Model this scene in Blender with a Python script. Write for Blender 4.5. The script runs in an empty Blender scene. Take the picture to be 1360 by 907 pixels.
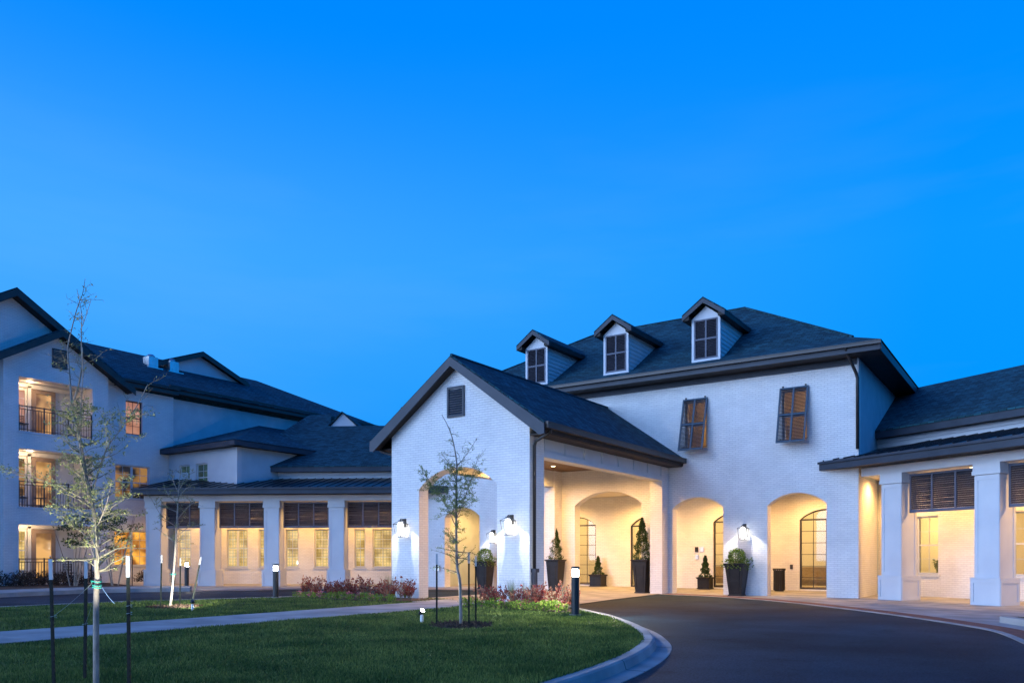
import bpy, bmesh, math, random
import numpy as np
from mathutils import Vector, Matrix
from mathutils.geometry import tessellate_polygon
R = math.radians
random.seed(7)
rng = np.random.default_rng(7)
scene = bpy.context.scene
col = scene.collection

# ------------------------------------------------------------------ camera
CAMX, CAMY, CAMZ = 13.98, -27.05, 1.30
cd = bpy.data.cameras.new('camera')
cam = bpy.data.objects.new('camera', cd); col.objects.link(cam)
cam.location = (CAMX, CAMY, CAMZ); cam.rotation_euler = (R(90), 0, R(34.2))
cd.sensor_width = 36.0; cd.lens = 36.0*1050/1360; cd.shift_y = 286.5/1360
cd.clip_start = 0.1; cd.clip_end = 3000
scene.camera = cam

# ------------------------------------------------------------------ world: dusk sky
w = bpy.data.worlds.new('World'); scene.world = w; w.use_nodes = True
nt = w.node_tree; nt.nodes.clear()
def N(nt, t, **k):
    n = nt.nodes.new(t)
    for a, b in k.items(): setattr(n, a, b)
    return n
out = N(nt, 'ShaderNodeOutputWorld'); bg = N(nt, 'ShaderNodeBackground')
nt.links.new(bg.outputs[0], out.inputs[0])
tc = N(nt, 'ShaderNodeTexCoord'); nrm = N(nt, 'ShaderNodeVectorMath', operation='NORMALIZE')
nt.links.new(tc.outputs['Generated'], nrm.inputs[0])
sep = N(nt, 'ShaderNodeSeparateXYZ'); nt.links.new(nrm.outputs[0], sep.inputs[0])
rp = N(nt, 'ShaderNodeValToRGB'); nt.links.new(sep.outputs['Z'], rp.inputs[0])
els = rp.color_ramp.elements
els[0].position = 0.0; els[0].color = (0.0, 0.245, 0.84, 1)
els[1].position = 1.0; els[1].color = (0.001, 0.05, 0.36, 1)
for p, c in ((0.20, (0.001, 0.280, 0.92, 1)), (0.34, (0.003, 0.285, 0.97, 1)), (0.46, (0.0, 0.25, 0.97, 1)), (0.60, (0.0, 0.215, 0.93, 1)), (0.75, (0.0, 0.12, 0.65, 1))):
    e = els.new(p); e.color = c
# paler to the left of the view, deeper to the right
lf = N(nt, 'ShaderNodeVectorMath', operation='DOT_PRODUCT'); lf.inputs[1].default_value = (-0.827, -0.562, 0)
nt.links.new(nrm.outputs[0], lf.inputs[0])
mr = N(nt, 'ShaderNodeMapRange'); mr.inputs[1].default_value = -0.45; mr.inputs[2].default_value = 0.5
mr.inputs[3].default_value = 0; mr.inputs[4].default_value = 1; nt.links.new(lf.outputs['Value'], mr.inputs[0])
zf = N(nt, 'ShaderNodeValToRGB'); nt.links.new(sep.outputs['Z'], zf.inputs[0])
zf.color_ramp.elements[0].position = .05; zf.color_ramp.elements[0].color = (.12,.12,.12,1); zf.color_ramp.elements[1].position = .56; zf.color_ramp.elements[1].color = (0,0,0,1)
ze_ = zf.color_ramp.elements.new(.34); ze_.color = (1,1,1,1); zf.color_ramp.interpolation = 'EASE'
mm = N(nt, 'ShaderNodeMath', operation='MULTIPLY'); nt.links.new(mr.outputs[0], mm.inputs[0]); nt.links.new(zf.outputs[0], mm.inputs[1])
mx = N(nt, 'ShaderNodeMixRGB', blend_type='ADD'); mx.inputs[2].default_value = (0.05, 0.075, 0.03, 1)
nt.links.new(mm.outputs[0], mx.inputs[0]); nt.links.new(rp.outputs[0], mx.inputs[1])
# thin wisps of cloud low down
mp = N(nt, 'ShaderNodeMapping'); mp.inputs['Scale'].default_value = (1.6, 1.6, 9)
nt.links.new(nrm.outputs[0], mp.inputs[0])
nz = N(nt, 'ShaderNodeTexNoise'); nz.inputs['Scale'].default_value = 1.7; nz.inputs['Detail'].default_value = 5
nt.links.new(mp.outputs[0], nz.inputs[0])
cr = N(nt, 'ShaderNodeMapRange'); cr.inputs[1].default_value = 0.48; cr.inputs[2].default_value = 0.8
cr.inputs[3].default_value = 0; cr.inputs[4].default_value = 0.2; nt.links.new(nz.outputs[0], cr.inputs[0])
cm = N(nt, 'ShaderNodeMath', operation='MULTIPLY'); nt.links.new(cr.outputs[0], cm.inputs[0]); nt.links.new(zf.outputs[0], cm.inputs[1])
mx2 = N(nt, 'ShaderNodeMixRGB', blend_type='ADD'); mx2.inputs[2].default_value = (0.10, 0.10, 0.05, 1)
nt.links.new(cm.outputs[0], mx2.inputs[0]); nt.links.new(mx.outputs[0], mx2.inputs[1])
# afterglow of the set sun, behind and left of the camera
gl = N(nt, 'ShaderNodeVectorMath', operation='DOT_PRODUCT'); gl.inputs[1].default_value = Vector((-0.48, -0.87, 0.06)).normalized()
nt.links.new(nrm.outputs[0], gl.inputs[0])
gr = N(nt, 'ShaderNodeMapRange', interpolation_type='SMOOTHSTEP'); gr.inputs[1].default_value = 0.72; gr.inputs[2].default_value = 1.0
gr.inputs[3].default_value = 0; gr.inputs[4].default_value = 1; nt.links.new(gl.outputs['Value'], gr.inputs[0])
gl2 = N(nt, 'ShaderNodeVectorMath', operation='DOT_PRODUCT'); gl2.inputs[1].default_value = Vector((0.75, -0.65, 0.05)).normalized()
nt.links.new(nrm.outputs[0], gl2.inputs[0])
gr2_ = N(nt, 'ShaderNodeMapRange', interpolation_type='SMOOTHSTEP'); gr2_.inputs[1].default_value = 0.45; gr2_.inputs[2].default_value = 1.0
nt.links.new(gl2.outputs['Value'], gr2_.inputs[0])
mx4 = N(nt, 'ShaderNodeMixRGB', blend_type='ADD'); mx4.inputs[2].default_value = (0.03, 0.05, 0.07, 1)
nt.links.new(gr2_.outputs[0], mx4.inputs[0])
mx3 = N(nt, 'ShaderNodeMixRGB', blend_type='ADD'); mx3.inputs[2].default_value = (2.6, 3.65, 5.7, 1)
nt.links.new(gr.outputs[0], mx3.inputs[0]); nt.links.new(mx2.outputs[0], mx3.inputs[1])
nt.links.new(mx3.outputs[0], mx4.inputs[1]); nt.links.new(mx4.outputs[0], bg.inputs[0]); bg.inputs[1].default_value = 1.0

sd = bpy.data.lights.new('sun', 'SUN'); sun = bpy.data.objects.new('sun', sd); col.objects.link(sun)
sd.energy = 0.22; sd.angle = R(40); sd.color = (0.85, 0.90, 1.0)
sun.rotation_euler = Vector((0.50, 0.86, -0.20)).to_track_quat('-Z', 'Y').to_euler()

scene.view_settings.view_transform = 'Standard'; scene.view_settings.look = 'None'
scene.view_settings.exposure = 0.17; scene.view_settings.gamma = 1.0
scene.view_settings.use_curve_mapping = False
scene.render.engine = 'CYCLES'
scene.cycles.max_bounces = 6; scene.cycles.sample_clamp_indirect = 4.0

# ------------------------------------------------------------------ materials
def mat(name, colr=(.5,.5,.5), rough=.8, metal=0.0, spec=.5):
    m = bpy.data.materials.new(name); m.use_nodes = True
    b = m.node_tree.nodes['Principled BSDF']
    b.inputs['Base Color'].default_value = (*colr, 1); b.inputs['Roughness'].default_value = rough
    b.inputs['Metallic'].default_value = metal; b.inputs['Specular IOR Level'].default_value = spec
    return m
def noise_mat(name, c1, c2, scale=8, rough=.85, detail=6, bump=0.0, bscale=None, coords='Object', stretch=(1,1,1), metal=0, spec=.3, lo=.35, hi=.65):
    m = mat(name, c1, rough, metal, spec); t = m.node_tree; b = t.nodes['Principled BSDF']
    tcn = N(t, 'ShaderNodeTexCoord'); mpn = N(t, 'ShaderNodeMapping'); mpn.inputs['Scale'].default_value = stretch
    t.links.new(tcn.outputs[coords], mpn.inputs[0])
    nn = N(t, 'ShaderNodeTexNoise'); nn.inputs['Scale'].default_value = scale; nn.inputs['Detail'].default_value = detail
    t.links.new(mpn.outputs[0], nn.inputs[0])
    r = N(t, 'ShaderNodeValToRGB'); r.color_ramp.elements[0].position = lo; r.color_ramp.elements[1].position = hi
    r.color_ramp.elements[0].color = (*c1, 1); r.color_ramp.elements[1].color = (*c2, 1)
    t.links.new(nn.outputs[0], r.inputs[0]); t.links.new(r.outputs[0], b.inputs['Base Color'])
    if bump:
        n2 = N(t, 'ShaderNodeTexNoise'); n2.inputs['Scale'].default_value = bscale or scale*4; n2.inputs['Detail'].default_value = 4
        t.links.new(mpn.outputs[0], n2.inputs[0])
        bp = N(t, 'ShaderNodeBump'); bp.inputs['Strength'].default_value = 1; bp.inputs['Distance'].default_value = bump
        t.links.new(n2.outputs[0], bp.inputs['Height']); t.links.new(bp.outputs[0], b.inputs['Normal'])
    return m
def brick_mat(name, c1, c2, mort, bw=.203, rh=.0677, ms=.005, bump=.004, rough=.6, soft=.4, off=.5, bias=0.0, large=.12):
    m = mat(name, c1, rough, 0, .35); t = m.node_tree; b = t.nodes['Principled BSDF']
    uv = N(t, 'ShaderNodeUVMap'); bt = N(t, 'ShaderNodeTexBrick'); bt.offset = off
    bt.inputs['Scale'].default_value = 1; bt.inputs['Brick Width'].default_value = bw; bt.inputs['Row Height'].default_value = rh
    bt.inputs['Mortar Size'].default_value = ms; bt.inputs['Mortar Smooth'].default_value = soft; bt.inputs['Bias'].default_value = bias
    bt.inputs['Color1'].default_value = (*c1, 1); bt.inputs['Color2'].default_value = (*c2, 1); bt.inputs['Mortar'].default_value = (*mort, 1)
    # slightly wavy courses
    nn0 = N(t, 'ShaderNodeTexNoise'); nn0.inputs['Scale'].default_value = 9; nn0.inputs['Detail'].default_value = 3
    t.links.new(uv.outputs[0], nn0.inputs[0])
    va = N(t, 'ShaderNodeVectorMath', operation='MULTIPLY_ADD'); va.inputs[1].default_value = (.008, .008, 0)
    t.links.new(nn0.outputs['Color'], va.inputs[0]); t.links.new(uv.outputs[0], va.inputs[2])
    t.links.new(va.outputs[0], bt.inputs['Vector'])
    nn = N(t, 'ShaderNodeTexNoise'); nn.inputs['Scale'].default_value = 1.3; nn.inputs['Detail'].default_value = 6
    t.links.new(uv.outputs[0], nn.inputs[0])
    mrr = N(t, 'ShaderNodeMapRange'); mrr.inputs[1].default_value = .3; mrr.inputs[2].default_value = .7
    mrr.inputs[3].default_value = 1-large; mrr.inputs[4].default_value = 1; t.links.new(nn.outputs[0], mrr.inputs[0])
    hm = N(t, 'ShaderNodeVectorMath', operation='SCALE'); t.links.new(bt.outputs['Color'], hm.inputs[0]); t.links.new(mrr.outputs[0], hm.inputs['Scale'])
    t.links.new(hm.outputs[0], b.inputs['Base Color'])
    n2 = N(t, 'ShaderNodeTexNoise'); n2.inputs['Scale'].default_value = 14; n2.inputs['Detail'].default_value = 5
    t.links.new(uv.outputs[0], n2.inputs[0])
    ma = N(t, 'ShaderNodeMath', operation='MULTIPLY_ADD'); ma.inputs[1].default_value = -1.0
    t.links.new(bt.outputs['Fac'], ma.inputs[0]); t.links.new(n2.outputs[0], ma.inputs[2])
    bp = N(t, 'ShaderNodeBump'); bp.inputs['Strength'].default_value = 1; bp.inputs['Distance'].default_value = bump
    t.links.new(ma.outputs[0], bp.inputs['Height']); t.links.new(bp.outputs[0], b.inputs['Normal'])
    return m
def emis(name, c, s):
    m = bpy.data.materials.new(name); m.use_nodes = True; t = m.node_tree; t.nodes.clear()
    o = N(t, 'ShaderNodeOutputMaterial'); e = N(t, 'ShaderNodeEmission'); e.inputs[0].default_value = (*c, 1); e.inputs[1].default_value = s
    t.links.new(e.outputs[0], o.inputs[0]); return m
def pane_mat(name, c1, c2, s, scale=1.4, lattice=False, lo=.4, hi=.6):
    """a lit window seen from outside: uneven warm light through glass with a reflecting surface"""
    m = bpy.data.materials.new(name); m.use_nodes = True; t = m.node_tree; b = t.nodes['Principled BSDF']
    b.inputs['Base Color'].default_value = (.02,.02,.02,1); b.inputs['Roughness'].default_value = .05
    tcn = N(t, 'ShaderNodeTexCoord')
    uv = N(t, 'ShaderNodeUVMap')
    nn = N(t, 'ShaderNodeTexNoise'); nn.inputs['Scale'].default_value = scale; nn.inputs['Detail'].default_value = 2
    t.links.new(uv.outputs[0], nn.inputs[0])
    r = N(t, 'ShaderNodeValToRGB'); r.color_ramp.elements[0].position = lo; r.color_ramp.elements[1].position = hi
    r.color_ramp.elements[0].color = (*c1, 1); r.color_ramp.elements[1].color = (*c2, 1)
    t.links.new(nn.outputs[0], r.inputs[0]); last = r.outputs[0]
    if lattice:
        vv = N(t, 'ShaderNodeTexVoronoi'); vv.feature = 'DISTANCE_TO_EDGE'; vv.inputs['Scale'].default_value = 7; vv.inputs['Randomness'].default_value = .15
        t.links.new(uv.outputs[0], vv.inputs['Vector'])
        g = N(t, 'ShaderNodeMapRange'); g.inputs[1].default_value = .05; g.inputs[2].default_value = .12; g.inputs[3].default_value = .55; g.inputs[4].default_value = 1
        t.links.new(vv.outputs[0], g.inputs[0])
        sc = N(t, 'ShaderNodeVectorMath', operation='SCALE'); t.links.new(last, sc.inputs[0]); t.links.new(g.outputs[0], sc.inputs['Scale']); last = sc.outputs[0]
    t.links.new(last, b.inputs['Emission Color']); b.inputs['Emission Strength'].default_value = s
    return m
def glass_mat():
    m = bpy.data.materials.new('window_glass'); m.use_nodes = True; t = m.node_tree; t.nodes.clear()
    o = N(t, 'ShaderNodeOutputMaterial'); tr = N(t, 'ShaderNodeBsdfTransparent'); g = N(t, 'ShaderNodeBsdfGlossy'); g.inputs['Roughness'].default_value = .02
    tr.inputs[0].default_value = (.93,.94,.92,1)
    f = N(t, 'ShaderNodeFresnel'); f.inputs[0].default_value = 1.5; mxs = N(t, 'ShaderNodeMixShader')
    t.links.new(f.outputs[0], mxs.inputs[0]); t.links.new(tr.outputs[0], mxs.inputs[1]); t.links.new(g.outputs[0], mxs.inputs[2]); t.links.new(mxs.outputs[0], o.inputs[0])
    return m
def leaf_mat(name, c1, c2, trans=.35):
    m = bpy.data.materials.new(name); m.use_nodes = True; t = m.node_tree; b = t.nodes['Principled BSDF']
    b.inputs['Roughness'].default_value = .55; b.inputs['Specular IOR Level'].default_value = .3
    gm = N(t, 'ShaderNodeNewGeometry'); r = N(t, 'ShaderNodeValToRGB')
    r.color_ramp.elements[0].color = (*c1, 1); r.color_ramp.elements[1].color = (*c2, 1)
    t.links.new(gm.outputs['Random Per Island'], r.inputs[0]); t.links.new(r.outputs[0], b.inputs['Base Color'])
    tl = N(t, 'ShaderNodeBsdfTranslucent'); t.links.new(r.outputs[0], tl.inputs[0])
    ms = N(t, 'ShaderNodeMixShader'); ms.inputs[0].default_value = trans; o = t.nodes['Material Output']
    t.links.new(b.outputs[0], ms.inputs[1]); t.links.new(tl.outputs[0], ms.inputs[2]); t.links.new(ms.outputs[0], o.inputs[0])
    return m

MT = {}
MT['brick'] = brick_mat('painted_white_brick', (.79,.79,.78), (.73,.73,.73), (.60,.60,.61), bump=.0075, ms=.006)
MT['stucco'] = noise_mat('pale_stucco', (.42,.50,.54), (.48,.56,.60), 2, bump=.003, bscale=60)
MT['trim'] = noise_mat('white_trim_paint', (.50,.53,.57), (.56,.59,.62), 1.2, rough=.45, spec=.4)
MT['slate'] = noise_mat('slate_grey_trim', (.026,.036,.052), (.040,.052,.072), 1.5, rough=.5)
MT['dark'] = noise_mat('dark_bronze_metal', (.018,.016,.017), (.03,.027,.027), 3, rough=.4, spec=.5)
MT['soffit'] = noise_mat('dark_brown_soffit', (.016,.012,.011), (.026,.019,.016), 2, rough=.6)
MT['shutter'] = noise_mat('blue_grey_shutter_paint', (.035,.065,.10), (.045,.08,.12), 3, rough=.45)
MT['louver'] = noise_mat('brown_louver_paint', (.032,.032,.042), (.05,.048,.06), 3, rough=.5)
MT['shade_frame'] = noise_mat('grey_violet_frame_paint', (.085,.095,.13), (.10,.11,.15), 3, rough=.5)
MT['shingle'] = brick_mat('dark_asphalt_shingles', (.022,.110,.145), (.008,.040,.056), (.003,.013,.019), bw=.26, rh=.145, ms=.012, bump=.012, rough=.95, off=.37, large=.35)
MT['seam'] = noise_mat('dark_standing_seam_metal', (.02,.022,.028), (.035,.038,.045), 2, rough=.32, metal=.5, spec=.5)
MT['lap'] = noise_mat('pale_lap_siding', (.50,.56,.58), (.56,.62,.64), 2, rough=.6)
MT['asphalt'] = noise_mat('asphalt', (.007,.018,.028), (.018,.040,.056), .55, rough=.8, spec=.15, bump=.008, bscale=70, detail=14, lo=.3, hi=.7)
_t = MT['asphalt'].node_tree; _b = _t.nodes['Principled BSDF']; _tc = N(_t, 'ShaderNodeTexCoord')
_l = _b.inputs['Base Color'].links[0].from_socket
def _nz(scale, lo, hi, o0, o1, det=8, st=(1,1,1)):
    mp_ = N(_t, 'ShaderNodeMapping'); mp_.inputs['Scale'].default_value = st; _t.links.new(_tc.outputs['Object'], mp_.inputs[0])
    n_ = N(_t, 'ShaderNodeTexNoise'); n_.inputs['Scale'].default_value = scale; n_.inputs['Detail'].default_value = det; _t.links.new(mp_.outputs[0], n_.inputs[0])
    m_ = N(_t, 'ShaderNodeMapRange'); m_.inputs[1].default_value = lo; m_.inputs[2].default_value = hi; m_.inputs[3].default_value = o0; m_.inputs[4].default_value = o1
    _t.links.new(n_.outputs[0], m_.inputs[0]); return m_.outputs[0]
for _o in (_nz(.22, .38, .62, .55, 1.35), _nz(38, .40, .60, .70, 1.35, 2), _nz(1.6, .58, .70, 1.0, .62, 4)):
    _s = N(_t, 'ShaderNodeVectorMath', operation='SCALE'); _t.links.new(_l, _s.inputs[0]); _t.links.new(_o, _s.inputs['Scale']); _l = _s.outputs[0]
_t.links.new(_l, _b.inputs['Base Color'])
MT['concrete'] = noise_mat('concrete', (.22,.22,.215), (.36,.355,.34), 1.3, rough=.85, bump=.002, bscale=60, detail=10)
MT['paver'] = brick_mat('red_brick_pavers', (.24,.085,.06), (.17,.06,.045), (.12,.07,.06), bw=.2, rh=.1, ms=.006, bump=.004, rough=.85)
MT['soil'] = noise_mat('lawn_soil', (.018,.035,.012), (.035,.065,.018), 1.2, bump=.03, bscale=40, detail=10)
MT['mulch'] = noise_mat('bark_mulch', (.035,.022,.016), (.09,.058,.042), 22, bump=.03, bscale=35)
MT['wood'] = noise_mat('stained_wood_ceiling', (.10,.05,.022), (.18,.095,.045), 3, rough=.5, stretch=(6,.4,1), bump=.002)
MT['plaster'] = mat('cream_plaster', (.72,.66,.54), .9)
MT['carpet'] = noise_mat('brown_carpet', (.16,.11,.07), (.2,.14,.09), 5)
MT['glass'] = glass_mat()
MT['pane_yellow'] = pane_mat('lit_pane_yellow', (.42,.27,.07), (.85,.60,.22), 1.0, lattice=True)
MT['pane_pink'] = pane_mat('lit_pane_pink', (.30,.12,.06), (.55,.27,.19), 1.0, scale=.8)
MT['pane_dim'] = pane_mat('lit_pane_dim', (.012,.010,.009), (.30,.15,.04), 1.0, scale=1.3, lo=.45, hi=.6)
MT['pane_orange'] = pane_mat('lit_pane_orange', (.22,.07,.012), (1.0,.45,.06), 1.1, scale=1.6, lo=.4, hi=.65)
MT['pane_dark'] = pane_mat('dark_pane', (.010,.022,.022), (.02,.05,.045), 1.0)
MT['black'] = noise_mat('black_planter', (.009,.008,.009), (.016,.014,.015), 4, rough=.45)
MT['bollard'] = mat('black_bollard_paint', (.012,.014,.018), .35)
MT['white_metal'] = mat('reflective_white_tape', (.38,.42,.46), .5)
MT['stake'] = mat('dark_green_stake', (.006,.010,.009), .6, 0, .2)
MT['galv'] = noise_mat('galvanised_metal', (.5,.53,.55), (.65,.68,.7), 3, rough=.35, metal=.8)
MT['bark'] = noise_mat('grey_bark', (.20,.17,.14), (.34,.30,.26), 30, bump=.004, stretch=(1,1,.35))
MT['twig'] = noise_mat('twig_bark', (.12,.12,.09), (.22,.20,.15), 20)
MT['leaf1'] = leaf_mat('pale_green_leaves', (.16,.19,.06), (.34,.36,.16))
MT['leaf2'] = leaf_mat('green_leaves', (.10,.16,.04), (.26,.33,.10))
MT['leaf_dark'] = leaf_mat('dark_evergreen_leaves', (.02,.045,.015), (.05,.09,.03))
MT['conifer'] = leaf_mat('conifer_foliage', (.02,.05,.015), (.055,.10,.03), .2)
MT['boxleaf'] = leaf_mat('bright_shrub_leaves', (.06,.12,.02), (.20,.30,.05))
MT['redleaf'] = leaf_mat('red_shrub_leaves', (.17,.018,.025), (.30,.09,.06))
MT['pinkleaf'] = leaf_mat('salmon_shrub_leaves', (.30,.09,.065), (.36,.20,.12))
MT['limeleaf'] = leaf_mat('lime_bedding_leaves', (.10,.20,.02), (.26,.38,.06))
MT['pinkflower'] = leaf_mat('pink_flowers', (.55,.10,.16), (.65,.28,.33))
MT['deepleaf'] = leaf_mat('dark_shrub_leaves', (.03,.03,.022), (.09,.06,.045))
MT['grass'] = leaf_mat('grass_blades', (.020,.052,.012), (.16,.25,.055), .3)
_t = MT['grass'].node_tree
_r = [n for n in _t.nodes if n.type == 'VALTORGB'][0]
_g = N(_t, 'ShaderNodeNewGeometry'); _n = N(_t, 'ShaderNodeTexNoise'); _n.inputs['Scale'].default_value = .9; _n.inputs['Detail'].default_value = 7; _t.links.new(_g.outputs['Position'], _n.inputs[0])
_m = N(_t, 'ShaderNodeMapRange'); _m.inputs[1].default_value = .36; _m.inputs[2].default_value = .64; _m.inputs[3].default_value = 0; _m.inputs[4].default_value = 1; _t.links.new(_n.outputs[0], _m.inputs[0])
_x = N(_t, 'ShaderNodeMixRGB', blend_type='MULTIPLY'); _x.inputs[0].default_value = 1; _c = N(_t, 'ShaderNodeValToRGB'); _c.color_ramp.elements[0].color = (.50,.62,.55,1); _c.color_ramp.elements[1].color = (1.5,1.25,1.2,1); _t.links.new(_m.outputs[0], _c.inputs[0])
_t.links.new(_r.outputs[0], _x.inputs[1]); _t.links.new(_c.outputs[0], _x.inputs[2])
for _nd in _t.nodes:
    if _nd.type == 'BSDF_PRINCIPLED': _t.links.new(_x.outputs[0], _nd.inputs['Base Color'])
    if _nd.type == 'BSDF_TRANSLUCENT': _t.links.new(_x.outputs[0], _nd.inputs[0])
MT['strawgrass'] = leaf_mat('ornamental_grass', (.10,.14,.05), (.25,.28,.12))
MT['teal'] = mat('teal_strap', (.02,.28,.22), .6)
MT['wire'] = mat('tie_wire', (.35,.5,.55), .4, .6)
MT['lamp'] = emis('lamp_glow', (1.0,.95,.85), 7)
MT['lampw'] = emis('lamp_glow_warm', (1.0,.72,.38), 10)
MT['bulb'] = emis('uplight_glow', (1.0,.97,.9), 60)
MT['bollard_glow'] = emis('bollard_glow', (1.0,.93,.80), 2300); MT['bollard_glow_far'] = emis('bollard_glow_far', (1.0,.90,.74), 420)
MT['red'] = emis('exit_red', (1.0,.08,.03), 1.2)
MT['art'] = noise_mat('framed_print', (.45,.42,.38), (.2,.2,.2), 6)
MT['taupe'] = noise_mat('taupe_door_paint', (.20,.16,.14), (.24,.19,.17), 2)
MT['pane_soft'] = pane_mat('lit_door_pane', (.16,.07,.02), (.75,.40,.13), 1.0, scale=1.1)
MT['sofa'] = noise_mat('tan_upholstery', (.28,.2,.12), (.34,.25,.16), 9)

# ------------------------------------------------------------------ mesh helpers
def offset_of(parent):
    v = Vector((0,0,0)); p = parent
    while p: v += p.location; p = p.parent
    return v
class MB:
    def __init__(s, F=None): s.v = []; s.f = []; s.F = F; s.closed = True
    def P(s, p):
        p = Vector(p); return s.F @ p if s.F is not None else p
    def add(s, verts, faces):
        o = len(s.v); s.v += [s.P(p) for p in verts]; s.f += [tuple(i+o for i in f) for f in faces]
    def box(s, a0, a1, b0, b1, z0, z1):
        s.add([(a0,b0,z0),(a1,b0,z0),(a1,b1,z0),(a0,b1,z0),(a0,b0,z1),(a1,b0,z1),(a1,b1,z1),(a0,b1,z1)],
              [(0,3,2,1),(4,5,6,7),(0,1,5,4),(1,2,6,5),(2,3,7,6),(3,0,4,7)])
    def taper(s, cx, cy, z0, z1, w0, w1, d0=None, d1=None):
        d0 = d0 or w0; d1 = d1 or w1
        s.add([(cx+i*w0/2, cy+j*d0/2, z0) for i,j in ((-1,-1),(1,-1),(1,1),(-1,1))]+[(cx+i*w1/2, cy+j*d1/2, z1) for i,j in ((-1,-1),(1,-1),(1,1),(-1,1))],
              [(0,3,2,1),(4,5,6,7),(0,1,5,4),(1,2,6,5),(2,3,7,6),(3,0,4,7)])
    def plate(s, outer, holes=(), d0=0, d1=.2):
        """outer/holes are (a,z) outlines, extruded from depth d0 to d1"""
        loops = [outer]+list(holes)
        tess = tessellate_polygon([[Vector((a,z,0)) for a,z in l] for l in loops])
        flat = [p for l in loops for p in l]; n = len(flat)
        vs = [(a,d0,z) for a,z in flat]+[(a,d1,z) for a,z in flat]; fs = []
        for t in tess:
            fs.append(tuple(t)); fs.append(tuple(i+n for i in reversed(t)))
        o = 0
        for l in loops:
            k = len(l)
            for i in range(k): j = (i+1) % k; fs.append((o+i, o+j, o+j+n, o+i+n))
            o += k
        s.add(vs, fs)
    def slab(s, poly, t):
        """planar polygon in 3D thickened downward by t"""
        n = len(poly); s.add(list(poly)+[(p[0],p[1],p[2]-t) for p in poly],
              [tuple(range(n)), tuple(range(2*n-1, n-1, -1))]+[(i,(i+1)%n,(i+1)%n+n,i+n) for i in range(n)])
    def beam(s, p, q, w, h, up=(0,0,1)):
        p = Vector(p); q = Vector(q); d = (q-p).normalized(); u = Vector(up)
        sx = d.cross(u)
        if sx.length < 1e-4: sx = d.cross(Vector((1,0,0)))
        sx.normalize(); uu = sx.cross(d).normalized(); vs = []
        for e in (p, q):
            for i, j in ((-1,-1),(1,-1),(1,1),(-1,1)): vs.append(e+sx*(i*w/2)+uu*(j*h/2))
        s.add(vs, [(0,1,2,3),(7,6,5,4),(0,4,5,1),(1,5,6,2),(2,6,7,3),(3,7,4,0)])
    def tube(s, pts, rs, n=8):
        pts = [Vector(p) for p in pts]
        if not hasattr(rs, '__len__'): rs = [rs]*len(pts)
        ref = Vector((0.31,0.77,0.11)).normalized(); vs = []; fs = []
        for i, p in enumerate(pts):
            d = (pts[min(i+1,len(pts)-1)]-pts[max(i-1,0)]).normalized()
            a = d.cross(ref).normalized(); b = d.cross(a)
            for k in range(n): t = 2*math.pi*k/n; vs.append(p+(a*math.cos(t)+b*math.sin(t))*rs[i])
        for i in range(len(pts)-1):
            for k in range(n): fs.append((i*n+k, i*n+(k+1)%n, (i+1)*n+(k+1)%n, (i+1)*n+k))
        fs.append(tuple(range(n-1,-1,-1))); fs.append(tuple((len(pts)-1)*n+k for k in range(n)))
        s.add(vs, fs)
    def lathe(s, prof, n=20, c=(0,0)):
        vs = []; fs = []
        for r, z in prof:
            for k in range(n): t = 2*math.pi*k/n; vs.append((c[0]+r*math.cos(t), c[1]+r*math.sin(t), z))
        for i in range(len(prof)-1):
            for k in range(n): fs.append((i*n+k, i*n+(k+1)%n, (i+1)*n+(k+1)%n, (i+1)*n+k))
        fs.append(tuple(range(n-1,-1,-1))); fs.append(tuple((len(prof)-1)*n+k for k in range(n)))
        s.add(vs, fs)
    def build(s, name, m, parent=None, smooth=False, recalc=True):
        off = offset_of(parent) if parent else Vector((0,0,0))
        me = bpy.data.meshes.new(name); me.from_pydata([tuple(v) for v in s.v], [], s.f); me.validate()
        if recalc:
            bm = bmesh.new(); bm.from_mesh(me); bmesh.ops.recalc_face_normals(bm, faces=bm.faces); bm.to_mesh(me); bm.free()
        auto_uv(me)
        if off.length: me.transform(Matrix.Translation(-off))
        if smooth:
            for p in me.polygons: p.use_smooth = True
        me.materials.append(m if not isinstance(m, str) else MT[m])
        o = bpy.data.objects.new(name, me); col.objects.link(o)
        if parent: o.parent = parent
        return o
def auto_uv(me):
    uvl = me.uv_layers.new(name='UVMap'); Z = Vector((0,0,1))
    for p in me.polygons:
        n = p.normal
        if abs(n.z) > .96: t, b = Vector((1,0,0)), Vector((0,1,0))
        else:
            t = Z.cross(n).normalized(); b = n.cross(t).normalized()
            if b.z < 0: b = -b
        for li in p.loop_indices:
            v = me.vertices[me.loops[li].vertex_index].co; uvl.data[li].uv = (v.dot(t), v.dot(b))
def thing(name, label, cat, loc=(0,0,0), group=None):
    o = bpy.data.objects.new(name, None); col.objects.link(o); o.location = loc; o.empty_display_size = .2
    o['label'] = label; o['category'] = cat
    if group: o['group'] = group
    return o
def tag(o, label, cat, group=None):
    o['label'] = label; o['category'] = cat
    if group: o['group'] = group
    return o
def structure(o): o['kind'] = 'structure'; return o
def kids(o): return [c for c in bpy.data.objects if c.parent == o]
def dup(root, loc, rz=0, label=None, scale=None, group=None):
    def cp(o, par):
        c = o.copy(); col.objects.link(c)
        if par: c.parent = par
        for k in kids(o): cp(k, c)
        return c
    r = cp(root, None); r.location = loc; r.rotation_euler = (0,0,rz)
    if scale: r.scale = (scale,)*3 if not hasattr(scale,'__len__') else scale
    if label: r['label'] = label
    if group: r['group'] = group
    return r
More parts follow.
